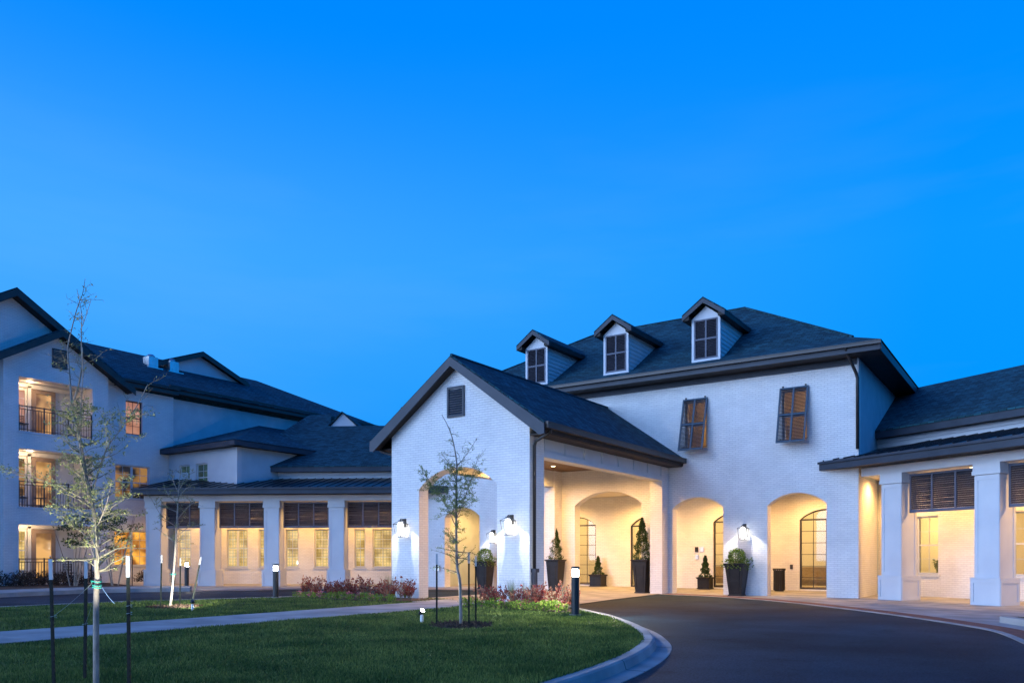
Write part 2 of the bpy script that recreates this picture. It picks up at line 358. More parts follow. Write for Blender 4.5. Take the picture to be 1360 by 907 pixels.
def light(name, kind, loc, energy, color, parent=None, radius=.05, aim=None, angle=None, blend=.5):
    l = bpy.data.lights.new(name, kind); l.energy = energy; l.color = color
    if kind in ('POINT','SPOT'): l.shadow_soft_size = radius
    if kind == 'SPOT': l.spot_size = R(angle); l.spot_blend = blend
    o = bpy.data.objects.new(name, l); col.objects.link(o)
    o.location = Vector(loc)-(offset_of(parent) if parent else Vector((0,0,0)))
    if parent: o.parent = parent
    if aim: o.rotation_euler = (Vector(aim)).to_track_quat('-Z','Y').to_euler()
    return o
def frame(ox, oy, ax, ay, nx, ny):
    return Matrix(((ax,nx,0,ox),(ay,ny,0,oy),(0,0,1,0),(0,0,0,1)))
S3 = math.sqrt(3)/2
FM = frame(0,0,1,0,0,1)                       # entrance facade: a = along the front, b = inward
FR = frame(8.95,0,S3,-.5,.5,S3)               # right wing
FL = frame(-8.95,0,-S3,-.5,-.5,S3)            # left wing
FT = frame(-22.76,-7.23,0,1,-1,0)             # three-storey house: a along its long front, b inward
WARM = (1.0,.52,.15); WARM2 = (1.0,.66,.28); COOL = (1.0,.93,.82)
def rect(a0,a1,z0,z1): return [(a0,z0),(a1,z0),(a1,z1),(a0,z1)]
def arch(a0,a1,z0,zs,zt,n=16):
    h = (a1-a0)/2; r = (h*h+(zt-zs)**2)/(2*(zt-zs)); cx = (a0+a1)/2; cz = zt-r; t0 = math.asin(h/r)
    return [(a0,z0),(a1,z0)]+[(cx+r*math.sin(t0-2*t0*i/n), cz+r*math.cos(t0-2*t0*i/n)) for i in range(n+1)]
def catmull(P, k=8):
    P = [Vector((*p,0)) if len(p)==2 else Vector(p) for p in P]; out = []
    for i in range(len(P)-1):
        p0 = P[max(i-1,0)]; p1 = P[i]; p2 = P[i+1]; p3 = P[min(i+2,len(P)-1)]
        for j in range(k):
            t = j/k; out.append(.5*((2*p1)+(p2-p0)*t+(2*p0-5*p1+4*p2-p3)*t*t+(3*p1-p0-3*p2+p3)*t**3))
    out.append(P[-1]); return out
def sweep(mb, pts, prof, side=1):
    """profile (offset, z) swept along a ground polyline; offset to the left of travel times side"""
    n = len(prof); vs = []; fs = []
    for i, p in enumerate(pts):
        d = (pts[min(i+1,len(pts)-1)]-pts[max(i-1,0)]); d.z = 0; d.normalize(); s = Vector((-d.y,d.x,0))*side
        for o, z in prof: vs.append((p.x+s.x*o, p.y+s.y*o, z))
    for i in range(len(pts)-1):
        for k in range(n-1): fs.append((i*n+k, i*n+k+1, (i+1)*n+k+1, (i+1)*n+k))
    mb.add(vs, fs)
def sweep_jointed(name, pts, prof, m, side=1, step=2.4, gap=.018):
    fine = []
    for i in range(len(pts)-1):
        L = (pts[i+1]-pts[i]).length; n = max(1, int(L/.12))
        for k in range(n): fine.append(pts[i].lerp(pts[i+1], k/n))
    fine.append(pts[-1]); mb = MB(); cur = [fine[0]]; acc = 0
    for i in range(1, len(fine)):
        acc += (fine[i]-fine[i-1]).length; cur.append(fine[i])
        if acc > step:
            cur[-1] = fine[i].lerp(fine[i-1], min(.9, gap/(fine[i]-fine[i-1]).length)); sweep(mb, cur, prof, side); cur = [fine[i]]; acc = 0
    if len(cur) > 1: sweep(mb, cur, prof, side)
    return structure(mb.build(name, m))
def offs(pts, o, side=1):
    r = []
    for i, p in enumerate(pts):
        d = (pts[min(i+1,len(pts)-1)]-pts[max(i-1,0)]); d.z = 0; d.normalize(); s = Vector((-d.y,d.x,0))*side
        r.append(Vector((p.x+s.x*o, p.y+s.y*o, 0)))
    return r

# ------------------------------------------------------------------ ground
def sheet(name, poly, z, m, grid=None):
    mb = MB(); tess = tessellate_polygon([[Vector((p[0],p[1],0)) for p in poly]])
    zz = z if callable(z) else (lambda x,y: z)
    mb.add([(p[0],p[1],zz(p[0],p[1])) for p in poly], [tuple(t) for t in tess])
    o = mb.build(name, m, recalc=False)
    me = o.data
    if me.polygons and sum(p.normal.z for p in me.polygons) < 0: me.flip_normals()
    return structure(o)
sheet('ground', [(-400,-400),(400,-400),(400,400),(-400,400)], -.30, 'soil')
sheet('road', [(-17,-60),(60,-60),(60,-2),(16,2),(8.9,2),(8.9,.2),(-8.9,.2),(-8.9,3),(-17,-3)], -.02, 'asphalt')

isl = catmull([(2.6,-9.0),(3.6,-9.75),(4.6,-10.65),(5.44,-11.49),(6.25,-12.26),(7.09,-13.27),(7.95,-14.4),(8.62,-15.5),(9.07,-16.39),(9.45,-17.5),(9.73,-18.73),(9.92,-20.15),(10.03,-22),(10.05,-26),(10.05,-34)], 5)
isr = catmull([(-2.6,-9.0),(-3.6,-9.3),(-4.6,-9.9),(-5.2,-10.6),(-5.75,-12.1),(-6.5,-14.0),(-7.0,-16),(-7.1,-18.3),(-7.2,-22),(-7.2,-34)], 5)
island = [(p.x,p.y) for p in isl]+[(p.x,p.y) for p in reversed(isr)]
sheet('lawn_soil', island, .085, 'soil')
sweep_jointed('kerb', isl, [(-.02,.03),(-.02,.104),(.12,.108),(.15,.09),(.18,-.004),(.40,-.012),(.42,-.06)], 'concrete', side=1)
sweep_jointed('kerb', isr, [(-.02,.03),(-.02,.104),(.12,.108),(.15,.09),(.18,-.004),(.40,-.012),(.42,-.06)], 'concrete', side=-1)
# garden path with joints
mb = MB(); y = -9.35; k = 0
while y > -34:
    y2 = y-1.52; xa = -.32 if y > -10.3 else .02
    mb.box(xa, 1.95 if y < -10.8 else 2.0, y2+.012, y, .04, .112); y = y2
structure(mb.build('path', 'concrete'))
# right pavement with brick strip
edgeR = catmull([(2.55,-.72),(3.4,-.85),(4.41,-1.15),(6.0,-2.05),(7.49,-3.25),(9.56,-5.45),(11.08,-7.3),(12.33,-9.1),(13.15,-10.6),(13.66,-12.69)], 6)
inR = offs(edgeR, .12, 1); brR = offs(edgeR, .56, 1)
mb = MB(); sweep(mb, edgeR, [(0,-.03),(0,-.008),(.12,-.004)], 1); structure(mb.build('kerb', 'concrete'))
def strip_sheet(name, A, B, z0, z1, m):
    mb = MB(); n = len(A); vs = [(p.x,p.y,z0) for p in A]+[(p.x,p.y,z1) for p in B]
    mb.add(vs, [(i,i+1,n+i+1,n+i) for i in range(n-1)]); return structure(mb.build(name, m))
me = strip_sheet('paver_strip', inR, brR, -.004, -.002, 'paver').data
# pavers laid along the strip
uvl = me.uv_layers[0]; acc = [0]
for i in range(1,len(inR)): acc.append(acc[-1]+(inR[i]-inR[i-1]).length)
for p in me.polygons:
    for li in p.loop_indices:
        vi = me.loops[li].vertex_index; n_ = len(inR); uvl.data[li].uv = (acc[vi % n_], 0 if vi < n_ else .44)
sheet('pavement', [(2.5,.30)]+[(p.x,p.y) for p in brR]+[(22,-12),(22,-4),(12.5,3.2),(8.95,3.3),(2.5,3.3)], lambda x,y: -.002, 'concrete')
# left pavement
edgeL = catmull([(-2.55,-.72),(-4.41,-1.0),(-7.5,-2.2),(-11.07,-4.2),(-12.6,-6.6),(-13.5,-8.6)], 6)
inL = offs(edgeL, .12, -1); brL = offs(edgeL, .56, -1)
mb = MB(); sweep(mb, edgeL, [(0,-.03),(0,-.008),(.12,-.004)], -1); structure(mb.build('kerb', 'concrete'))
me = strip_sheet('paver_strip', inL, brL, -.004, -.002, 'paver').data; uvl = me.uv_layers[0]
sheet('pavement', [(-2.5,.30)]+[(p.x,p.y) for p in brL]+[(-15.5,-8.9),(-20.8,-7.4),(-22.0,-3),(-12,4),(-8.95,3.3),(-2.5,3.3)], -.002, 'concrete')
edgeK = catmull([(-13.6,-8.7),(-14.6,-10.2),(-15.2,-12),(-14.6,-15.2),(-14.4,-20),(-14.4,-40)], 6)
mb = MB(); sweep(mb, edgeK, [(0,-.03),(.02,.12),(.16,.13),(1.9,.15),(1.92,.02)], -1); structure(mb.build('sidewalk', 'concrete'))
bk = offs(edgeK, 1.9, -1)
sheet('planting_bed', [(-14.9,-8.75)]+[(p.x,p.y) for p in bk]+[(-24,-40),(-24,-6.6),(-21,-7.6),(-18.5,-8.4)], .13, 'mulch')
# driveway slab under the porte cochere
sheet('driveway_slab', [(-2.62,-9.45),(2.62,-9.45),(3.3,-9.3),(2.75,-5),(2.5,-.70),(2.5,.3),(-2.5,.3),(-2.5,-.70),(-2.62,-5)], .0005, 'concrete')
mb = MB()
structure(sheet('loggia_floor', [(-8.9,.02),(8.9,.02),(8.9,3.35),(-8.9,3.35)], lambda x,y: .003 if y < 1 else .075, 'concrete'))
# right lawn corner behind the raised kerb
crv = catmull([(13.15,-8.45),(13.75,-9.6),(14.3,-11.0),(14.8,-13),(15,-18)], 5)
mb = MB(); sweep(mb, crv, [(0,-.02),(.01,.12),(.15,.13),(.17,.10)], 1); structure(mb.build('kerb','concrete'))
sheet('lawn_soil', [(p.x+.15,p.y) for p in crv]+[(18,-18),(18,-9),(14.4,-7.9),(13.4,-8.3)], .11, 'soil')
# mulch beds beside the porte cochere
bedL = [(-4.9,-10.3),(-3.9,-9.35),(-2.5,-9.25),(-1.4,-9.2),(-.45,-9.4),(-.45,-10.6),(-1.5,-11.1),(-3.4,-11.25),(-4.7,-10.95)]
bedR = [(2.02,-9.35),(2.6,-9.2),(3.6,-9.9),(5.35,-11.55),(5.2,-12.2),(4.3,-11.9),(3.1,-11.75),(2.05,-11.9)]
sheet('planting_bed', bedL, .100, 'mulch'); sheet('planting_bed', bedR, .100, 'mulch')

# ------------------------------------------------------------------ grass blades
def inpoly(x, y, P):
    ins = np.zeros(len(x), bool); n = len(P)
    for i in range(n):
        x1,y1 = P[i]; x2,y2 = P[(i+1)%n]
        if y1 == y2: continue
        c = ((y1 > y) != (y2 > y)) & (x < (x2-x1)*(y-y1)/(y2-y1)+x1); ins ^= c
    return ins
def grass(name, polyin, excl, n, zbase, near=6.8, far=34, hmin=.03, hmax=.075, clip=None):
    u = rng.random(n*3); Y = near*far/(far-(far-near)*u)                 # density ~ 1/Y^2
    t = (rng.random(n*3)*2-1)*.70; X = t*Y
    # keep the number per ground area falling gently
    th = R(34.2); c, s = math.cos(th), math.sin(th)
    x = CAMX+X*c-Y*s; y = CAMY+X*s+Y*c
    ok = inpoly(x, y, polyin)
    for e in excl: ok &= ~inpoly(x, y, e)
    x = x[ok]; y = y[ok]; Y = Y[ok]
    x = x[:n]; y = y[:n]; Y = Y[:n]; n = len(x)
    a = rng.random(n)*2*np.pi; h = hmin+(hmax-hmin)*rng.random(n); wd = (.0035+.0005*Y)*(.7+.6*rng.random(n))
    patch = .75+.25*np.sin(x*1.7+np.sin(y*2.1)*1.3)*np.sin(y*1.3+x*.6); h = h*patch
    lean = .030*rng.random(n)*1.2; la = rng.random(n)*2*np.pi
    V = np.zeros((n,3,3))
    V[:,0] = np.stack([x-np.cos(a)*wd, y-np.sin(a)*wd, np.full(n,zbase)],1)
    V[:,1] = np.stack([x+np.cos(a)*wd, y+np.sin(a)*wd, np.full(n,zbase)],1)
    V[:,2] = np.stack([x+np.cos(la)*lean, y+np.sin(la)*lean, zbase+h],1)
    me = bpy.data.meshes.new(name); me.vertices.add(n*3); me.loops.add(n*3); me.polygons.add(n)
    me.vertices.foreach_set('co', V.reshape(-1)); me.loops.foreach_set('vertex_index', np.arange(n*3, dtype=np.int32))
    me.polygons.foreach_set('loop_start', np.arange(0,n*3,3, dtype=np.int32)); me.update(calc_edges=True)
    me.materials.append(MT['grass']); o = bpy.data.objects.new(name, me); col.objects.link(o); o['kind'] = 'stuff'
    o['label'] = 'short green lawn grass'; o['category'] = 'grass'
    return o
pathP = [(-.30,-9.0),(-.30,-10.3),(.02,-10.4),(.02,-36),(1.95,-36),(1.95,-9.0)]
circ = lambda cx,cy,r: [(cx+r*(1+.12*math.sin(3*k))*math.cos(k*math.pi/8), cy+r*(1+.12*math.sin(5*k))*math.sin(k*math.pi/8)) for k in range(16)]
grass('grass', island, [pathP, bedL, bedR, circ(5.36,-15.98,.62), circ(-3.5,-15.9,.6)], 330000, .084)
gr2 = grass('grass', [(13.4,-8.4),(14.2,-10),(14.9,-12),(18,-12),(18,-9),(14.4,-7.9)], [], 5000, .11)
gr2['label'] = 'small patch of grass behind the right kerb'

# ------------------------------------------------------------------ windows
def sash_window(F, root, a0, a1, z0, z1, d, pane, framem='trim', double=False, sill=True, mid=True, wname='window'):
    """frame with meeting rail and glazing bars; sub-parts pane and sill"""
    mb = MB(F); fw = .055
    cells = [(a0,(a0+a1)/2),((a0+a1)/2,a1)] if double else [(a0,a1)]
    mb.plate(rect(a0,a1,z0,z1), [rect(p+fw,q-fw,z0+fw,z1-fw) for p,q in cells], d, d+.07)
    zm = (z0+z1)/2
    for p,q in cells:
        if mid: mb.box(p+fw, q-fw, d+.01, d+.05, zm-.025, zm+.025)
        am = (p+q)/2; mb.box(am-.009, am+.009, d+.028, d+.045, z0+fw, zm-.026); mb.box(am-.009, am+.009, d+.028, d+.045, zm+.026, z1-fw)
        for zz in ((z0+fw+zm)/2, (zm+z1-fw)/2):
            mb.box(p+fw, am-.010, d+.028, d+.045, zz-.009, zz+.009); mb.box(am+.010, q-fw, d+.028, d+.045, zz-.009, zz+.009)
    wo = mb.build(wname, framem, root)
    pb = MB(F); pb.box(a0+.03, a1-.03, d+.050, d+.056, z0+.03, z1-.03); pb.build('pane', pane, wo)
    if sill:
        sb = MB(F); sb.box(a0-.05, a1+.05, -.035, d-.002, z0-.075, z0-.003); sb.build('sill', 'trim', wo)
    return wo
def arched_window(F, root, a0, a1, z0, zs, zt, d, rows=6, cols=4, name='window', mid=True):
    mb = MB(F); fw = .05; o = arch(a0,a1,z0,zs,zt)
    inner = lambda p,q: None
    cx = (a0+a1)/2
    mb.plate(o, [rect(a0+fw,cx-fw*.5,z0+fw,zs-.03) if mid else rect(a0+fw,a1-fw,z0+fw,zs-.03)]+([rect(cx+fw*.5,a1-fw,z0+fw,zs-.03)] if mid else [])+[arch(a0+fw*1.2,a1-fw*1.2,zs+.025,zs+.04,zt-fw)], d, d+.08)
    for i in range(1,cols):
        x = a0+(a1-a0)*i/cols
        if mid and i*2 == cols:
            mb.box(x-.012,x+.012,d+.03,d+.055,zs+.02,zt-fw*.9); continue
        h = (a1-a0)/2; r = (h*h+(zt-zs)**2)/(2*(zt-zs)); zc = zt-r+math.sqrt(r*r-(x-cx)**2)
        mb.box(x-.010,x+.010,d+.03,d+.052,z0+fw*.9,zs-.028); mb.box(x-.010,x+.010,d+.03,d+.052,zs+.024,zc-fw*.8)
    for j in range(1,rows):
        z = z0+(zs-z0)*j/rows; mb.box(a0+fw*.9,a1-fw*.9,d+.032,d+.050,z-.010,z+.010)
    wo = mb.build(name, 'dark', root)
    pb = MB(F); pb.plate(arch(a0+.02,a1-.02,z0+.02,zs,zt-.02), [], d+.06, d+.066); pb.build('pane', 'glass', wo)
    return wo
def eave_line(root, F, p, q, ztop, inward, fas='slate', gut=True, h=.24, over=.6, soff=True):
    """fascia, gutter and soffit for a straight eave from p to q (a,b) with the building towards 'inward' (a,b)"""
    iv = Vector((inward[0],inward[1],0)); P = Vector((p[0],p[1],0)); Q = Vector((q[0],q[1],0))
    f = MB(F); f.beam(P+iv*.05+Vector((0,0,ztop-.04-h/2)), Q+iv*.05+Vector((0,0,ztop-.04-h/2)), .04, h)
    fo = f.build('fascia', fas, root)
    if gut:
        g = MB(F); d = (Q-P).normalized(); o = Vector((0,0,ztop-.07))
        for off, w_, hh in ((-.035,.11,.09),(-.045,.13,.02)):
            g.beam(P+iv*off+o+Vector((0,0,.035 if hh<.05 else -.02)), Q+iv*off+o+Vector((0,0,.035 if hh<.05 else -.02)), w_, hh)
        g.build('gutter', 'dark', root)
    if soff:
        s_ = MB(F); z = ztop-.04-h+.03
        s_.slab([tuple(P+iv*.075+Vector((0,0,z))), tuple(Q+iv*.075+Vector((0,0,z))), tuple(Q+iv*(over-.004)+Vector((0,0,z))), tuple(P+iv*(over-.004)+Vector((0,0,z)))], .02)
        s_.build('soffit', 'soffit', root)
def downspout(root, pts, r=.045, m='dark'):
    mb = MB(); mb.tube(pts, r, 8)
    return mb.build('downspout', m, root, smooth=True)

# ------------------------------------------------------------------ entrance building
EB = thing('entrance_building', 'two-storey white painted brick entrance building with hipped shingle roof and three dormers', 'building', (0,3,0))
AR = [(6.07,7.98,3.06,3.45),(2.65,4.54,3.06,3.45),(-1.42,1.42,3.33,3.83),(-7.98,-6.07,3.06,3.46),(-4.54,-2.65,3.06,3.45)]
mb = MB(FM)
holes = [arch(a,b,.0,s,t) for a,b,s,t in AR]+[rect(3.13,3.95,5.15,6.88), rect(6.56,7.38,5.15,6.88)]
# openings reach the floor: the wall is cut as piers joined over the arches
holes = [[(p[0], max(p[1],.0)) for p in h] for h in holes]
mb.plate(rect(-8.95,8.95,-.25,7.72), holes, 0, .40)
mb.build('wall', 'brick', EB)
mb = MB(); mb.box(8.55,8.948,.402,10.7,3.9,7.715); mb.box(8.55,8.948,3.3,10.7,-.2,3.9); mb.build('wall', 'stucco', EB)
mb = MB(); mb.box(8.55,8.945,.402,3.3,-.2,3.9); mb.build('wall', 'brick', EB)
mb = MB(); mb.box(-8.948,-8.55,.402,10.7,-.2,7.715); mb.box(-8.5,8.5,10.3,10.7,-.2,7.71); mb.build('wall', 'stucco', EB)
# wall behind the arches with its arched windows and door
BWIN = [(6.29,8.19),(2.98,4.88),(-4.16,-2.26),(-8.19,-6.29)]
DOOR = (-.61,1.29)
mb = MB(FM); mb.plate(rect(-8.54,8.54,-.1,3.88), [arch(a,b,.12,2.70,3.08) for a,b in BWIN]+[arch(*DOOR,.06,2.62,3.05)], 3.3, 3.6)
mb.build('wall', 'brick', EB)
for a,b in BWIN: arched_window(FM, EB, a+.004, b-.004, .124, 2.70, 3.075, 3.36)
dr = arched_window(FM, EB, DOOR[0]+.004, DOOR[1]-.004, .064, 2.62, 3.045, 3.33, rows=1, cols=2, name='door')
mb = MB(FM); 
for s_ in (-1,1): mb.tube([(.34+s_*.09,3.30,.95),(.34+s_*.09,3.27,1.0),(.34+s_*.09,3.27,1.5),(.34+s_*.09,3.30,1.55)], .013)
mb.build('handle', 'dark', dr)
mb = MB(); mb.box(-8.54,8.54,.402,10.2,3.89,4.1); mb.build('ceiling', 'plaster', EB)
# ground floor hall
mb = MB(); mb.box(-8.5,8.5,7.6,7.75,.0,3.88); mb.box(-1.6,-1.5,3.62,6.2,.0,3.88); mb.build('partition_wall', 'plaster', EB)
mb = MB(); mb.box(-8.5,8.5,3.61,7.6,-.02,.07); mb.build('floor', 'carpet', EB)
mb = MB(); mb.box(-8.5,8.5,2.2,2.3,4.3,7.5); mb.box(-8.5,8.5,.42,2.2,7.5,7.55); mb.build('partition_wall', 'plaster', EB)
for x in (-6.5,-3,.3,4,7.2):
    light('hall_light', 'POINT', (x,5.4,3.3), 170, WARM2, EB, .2)
for x in (3.5,7): light('upper_room_light', 'POINT', (x,1.3,6.6), 22, WARM, EB, .15)
# roof
def P3(x,y,z): return (x,y,z)
E0, E1, yf, yb = -9.74, 9.74, -.79, 11.49
def ring(i, z): return [(E0+i,yf+i,z),(E1-i,yf+i,z),(E1-i,yb-i,z),(E0+i,yb-i,z)]
r0, r1 = ring(0,7.96), ring(1.0,8.40); rg = [(-3.4,5.35,11.57),(3.6,5.35,11.57)]
mb = MB(); vs = r0+r1+rg
fs = [(0,1,5,4),(1,2,6,5),(2,3,7,6),(3,0,4,7),(4,5,9,8),(5,6,9),(6,7,8,9),(7,4,8)]
mb.add(vs, fs); ro = mb.build('roof', 'shingle', EB)
mb = MB(); mb.tube([(-3.4,5.35,11.58),(3.6,5.35,11.58)], .06, 6); 
for a_,b_ in ((4,8),(5,9),(7,8),(6,9)): mb.tube([Vector(vs[a_])+Vector((0,0,.005)), Vector(vs[b_])+Vector((0,0,.01))], .05, 6)
mb.build('ridge_cap', 'shingle', ro)
mb = MB(); mb.plate([(E0+.06,yf+.06),(E1-.06,yf+.06),(E1-.06,yb-.06),(E0+.06,yb-.06)], [[(-8.94,.01),(8.94,.01),(8.94,10.6),(-8.94,10.6)]], 7.66, 7.69)
sof = MB(); sof.v = [Vector((v.x,v.z,v.y)) for v in mb.v]; sof.f = mb.f; sof.build('soffit', 'soffit', EB)
for p,q,i in (((E0,yf),(E1,yf),(0,1)),((E1,yf),(E1,yb),(-1,0)),((E0,yf),(E0,yb),(1,0))):
    eave_line(EB, FM, p, q, 7.96, i, soff=False, h=.26, gut=(i!=(-1,0)))
downspout(EB, [(8.72,-.78,7.86),(8.72,-.74,7.78),(8.90,-.10,7.15),(8.93,-.06,7.0),(8.93,-.06,4.75)], .05)
mb = MB(); mb.box(-8.9,8.9,-.035,-.002,7.46,7.66); mb.build('frieze_board', 'slate', EB)

# dormers
def dormer(cx, y0=-.25):
    root_ = EB; hw = .52
    slopez = lambda y: 8.40+(y-.21)*(11.57-8.40)/(5.14) if y > .21 else 7.96+(y+.79)*.44
    zb, zt = slopez(y0)-.02, 9.72
    mb = MB(); yb_ = .21+(zt-8.40)*5.14/3.17
    # front board with gable, siding cheeks
    mb.plate([(cx-hw,zb),(cx+hw,zb),(cx+hw,zt),(cx,zt+.40),(cx-hw,zt)], [rect(cx-hw+.09,cx+hw-.09,zb+.10,zt-.05)], y0, y0+.06)
    d = mb.build('dormer', 'trim', EB)
    ck = MB(); nrow = 10
    for sgn in (-1,1):
        for k in range(nrow):
            za = zb+(zt-zb)*k/nrow; zc = zb+(zt-zb)*(k+1)/nrow-.004
            ye = .21+(za-8.40)*5.14/3.17+.35 if za > 8.3 else .5
            xo = cx+sgn*hw
            ck.add([(xo,y0+.062,za),(xo,ye,za),(xo-sgn*.022,ye,zc),(xo-sgn*.022,y0+.062,zc),(xo-sgn*.07,y0+.062,za),(xo-sgn*.07,ye,za),(xo-sgn*.07,ye,zc),(xo-sgn*.07,y0+.062,zc)],
                   [(0,1,2,3),(4,7,6,5),(0,4,5,1),(1,5,6,2),(2,6,7,3),(3,7,4,0)])
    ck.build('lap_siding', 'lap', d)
    fr = MB(); a0,a1,z0,z1 = cx-hw+.092, cx+hw-.092, zb+.102, zt-.052
    zm = z0+(z1-z0)*.5
    fr.plate(rect(a0,a1,z0,z1), [rect(a0+.05,cx-.03,z0+.05,zm-.03), rect(cx+.03,a1-.05,z0+.05,zm-.03), rect(a0+.05,cx-.03,zm+.03,z1-.05), rect(cx+.03,a1-.05,zm+.03,z1-.05)], y0-.012, y0+.03)
    fr.build('shutter_frame', 'shade_frame', d)
    lv = MB()
    for p,q in ((a0+.05,cx-.03),(cx+.03,a1-.05)):
        for s0,s1 in ((z0+.05,zm-.03),(zm+.03,z1-.05)):
            n = 11
            for k in range(n):
                z = s0+(s1-s0)*(k+.5)/n; lv.add([(p,y0-.004,z-.022),(q,y0-.004,z-.022),(q,y0+.036,z+.028),(p,y0+.036,z+.028),(p,y0+.004,z-.026),(q,y0+.004,z-.026),(q,y0+.044,z+.024),(p,y0+.044,z+.024)],
                        [(0,1,2,3),(7,6,5,4),(0,4,5,1),(1,5,6,2),(2,6,7,3),(3,7,4,0)])
    lv.build('louvers', 'louver', d)
    # roof
    hw2 = .77; yfr = y0-.30; pk = zt+.66; pit = .70; ze = pk-pit*hw2
    yk = lambda z: .21+(z-8.40)*5.14/3.17
    rf = MB()
    for sgn in (-1,1):
        rf.slab([(cx,yfr,pk),(cx+sgn*hw2,yfr,ze),(cx+sgn*hw2,yk(ze)+.25,ze),(cx,yk(pk)+.2,pk)], .05)
    rf.build('dormer_roof', 'shingle', d)
    fb = MB()
    for sgn in (-1,1):
        # rake board and eave board
        fb.plate([(cx,pk-.052),(cx+sgn*hw2,ze-.052),(cx+sgn*hw2,ze-.21),(cx,pk-.21)], [], yfr+.004, yfr+.035)
    fb.build('rake_board', 'slate', d)
    sb = MB()
    for sgn in (-1,1):
        x1, x0 = cx+sgn*hw2, cx+sgn*(hw+.005)
        sb.box(min(x0,x1-sgn*.004), max(x0,x1-sgn*.004), yfr+.037, yk(ze)-.05, ze-.20, ze-.055)
    sb.build('eave_box', 'soffit', d)
for cx in (4.0,.49,-3.05): dormer(cx)

# tilting shutters over the upper windows
def top_hung_shutter(a0, a1, ztop, zbot, tilt, wz0, wz1):
    ang = math.asin(tilt/(ztop-zbot)*1.0)
    F = Matrix.Translation((0,-.03,ztop)) @ Matrix.Rotation(-ang, 4, 'X')     # local: x, depth, z down from hinge
    L = (ztop-zbot)/math.cos(ang); mb = MB(F); am = (a0+a1)/2; fw = .055; zm = -L*.50
    mb.plate([(a0,-L),(a1,-L),(a1,0),(a0,0)], [rect(a0+fw,am-.03,-L+fw,zm-.03), rect(am+.03,a1-fw,-L+fw,zm-.03), rect(a0+fw,am-.03,zm+.03,-fw), rect(am+.03,a1-fw,zm+.03,-fw)], -.045, 0)
    s_ = mb.build('shutter', 'shutter', EB)
    lv = MB(F)
    for p,q in ((a0+fw,am-.03),(am+.03,a1-fw)):
        for z0_,z1_ in ((-L+fw,zm-.03),(zm+.03,-fw)):
            n = 18
            for k in range(n):
                z = z0_+(z1_-z0_)*(k+.5)/n
                lv.add([(p,-.042,z-.027),(q,-.042,z-.027),(q,.0,z+.021),(p,.0,z+.021),(p,-.042,z-.020),(q,-.042,z-.020),(q,.0,z+.028),(p,.0,z+.028)],
                       [(0,1,2,3),(7,6,5,4),(0,4,5,1),(1,5,6,2),(2,6,7,3),(3,7,4,0)])
    lv.build('louvers', 'louver', s_)
    for x in (a0+.03,a1-.03): st = MB(); st.tube([(x,-.01,wz0+.10),(x,-tilt+.02,zbot+.10)], .010, 6); st.build('stay', 'dark', s_)
    for x in (a0+.10,a1-.10): st = MB(); st.box(x-.025,x+.025,-.05,.0,ztop-.02,ztop+.07); st.build('hinge', 'dark', s_)
    sash_window(FM, EB, a0+.05, a1-.05, wz0, wz1, .10, 'glass', sill=True)
top_hung_shutter(3.08,3.99,6.95,5.07,.48,5.15,6.88)
top_hung_shutter(6.50,7.43,6.95,5.07,.48,5.15,6.88)

# ------------------------------------------------------------------ porte cochere
PC = thing('porte_cochere', 'gabled white brick porte cochere with arched front opening and dark shingle roof', 'porte cochere', (0,-4.6,0))
mb = MB(FM); sl = .695
zr = lambda x: 7.01-.25-sl*abs(x)
mb.plate([(-2.485,-.25),(2.485,-.25),(2.485,zr(2.485)),(0,zr(0)),(-2.485,zr(2.485))], [arch(-1.40,1.42,.02,3.31,3.88)], -9.30, -8.88)
for s_ in (-1,1):
    xa, xb = sorted((s_*2.015, s_*2.485))
    for y0_,y1_ in ((-8.878,-8.57),(-.55,-.003)):
        pm = MB(); pm.box(xa, xb, y0_, y1_, -.2, zr(2.485)-.01); pm.build('pier', 'brick', PC)
mb.build('wall', 'brick', PC)
for s_ in (-1,1):
    mb = MB(); xa, xb = sorted((s_*2.08, s_*2.445)); mb.box(xa, xb, -8.568, -.552, 4.06, 5.0)
    xa, xb = sorted((s_*2.447, s_*2.478)); mb.box(xa, xb, -8.566, -.554, 4.06, 4.22)
    y = -8.5
    for k in range(8): mb.box(xa, xb, y-.02, y+.02, 4.223, 4.72); y += 1.13
    mb.build('beam', 'trim', PC)
mb = MB(); mb.box(-2.078,2.078,-8.876,-.003,4.68,4.74); mb.build('ceiling', 'wood', PC)
mb = MB(); mb.box(-2.0,2.0,-8.87,-.56,4.60,4.679)
for s_ in (-1,1):
    slab = [(0,-9.58,7.01),(s_*3.095,-9.58,4.86),(s_*3.095,-.002,4.86),(0,-.002,7.01)]
mb = MB()
for s_ in (-1,1): mb.slab([(0,-9.56,7.01),(s_*3.095,-9.56,4.86),(s_*3.095,-.002,4.86),(0,-.002,7.01)], .05)
prf = mb.build('roof', 'shingle', PC)
mb = MB(); mb.tube([(0,-9.54,7.015),(0,-.01,7.015)], .05, 6); mb.build('ridge_cap', 'shingle', prf)
mb = MB()
for s_ in (-1,1): mb.plate([(0,6.955),(s_*3.12,4.787),(s_*3.12,4.52),(s_*2.98,4.50),(0,6.70)], [], -9.60, -9.555)
mb.build('rake_board', 'slate', PC)
mb = MB()
for s_ in (-1,1): mb.plate([(0,6.72),(s_*3.0,4.60),(s_*3.0,4.56),(0,6.68)], [], -9.553, -9.30)
for s_ in (-1,1):
    xa, xb = sorted((s_*2.49, s_*3.02)); mb.box(xa, xb, -9.29, -.003, 4.56, 4.60)
mb.build('soffit', 'soffit', PC)
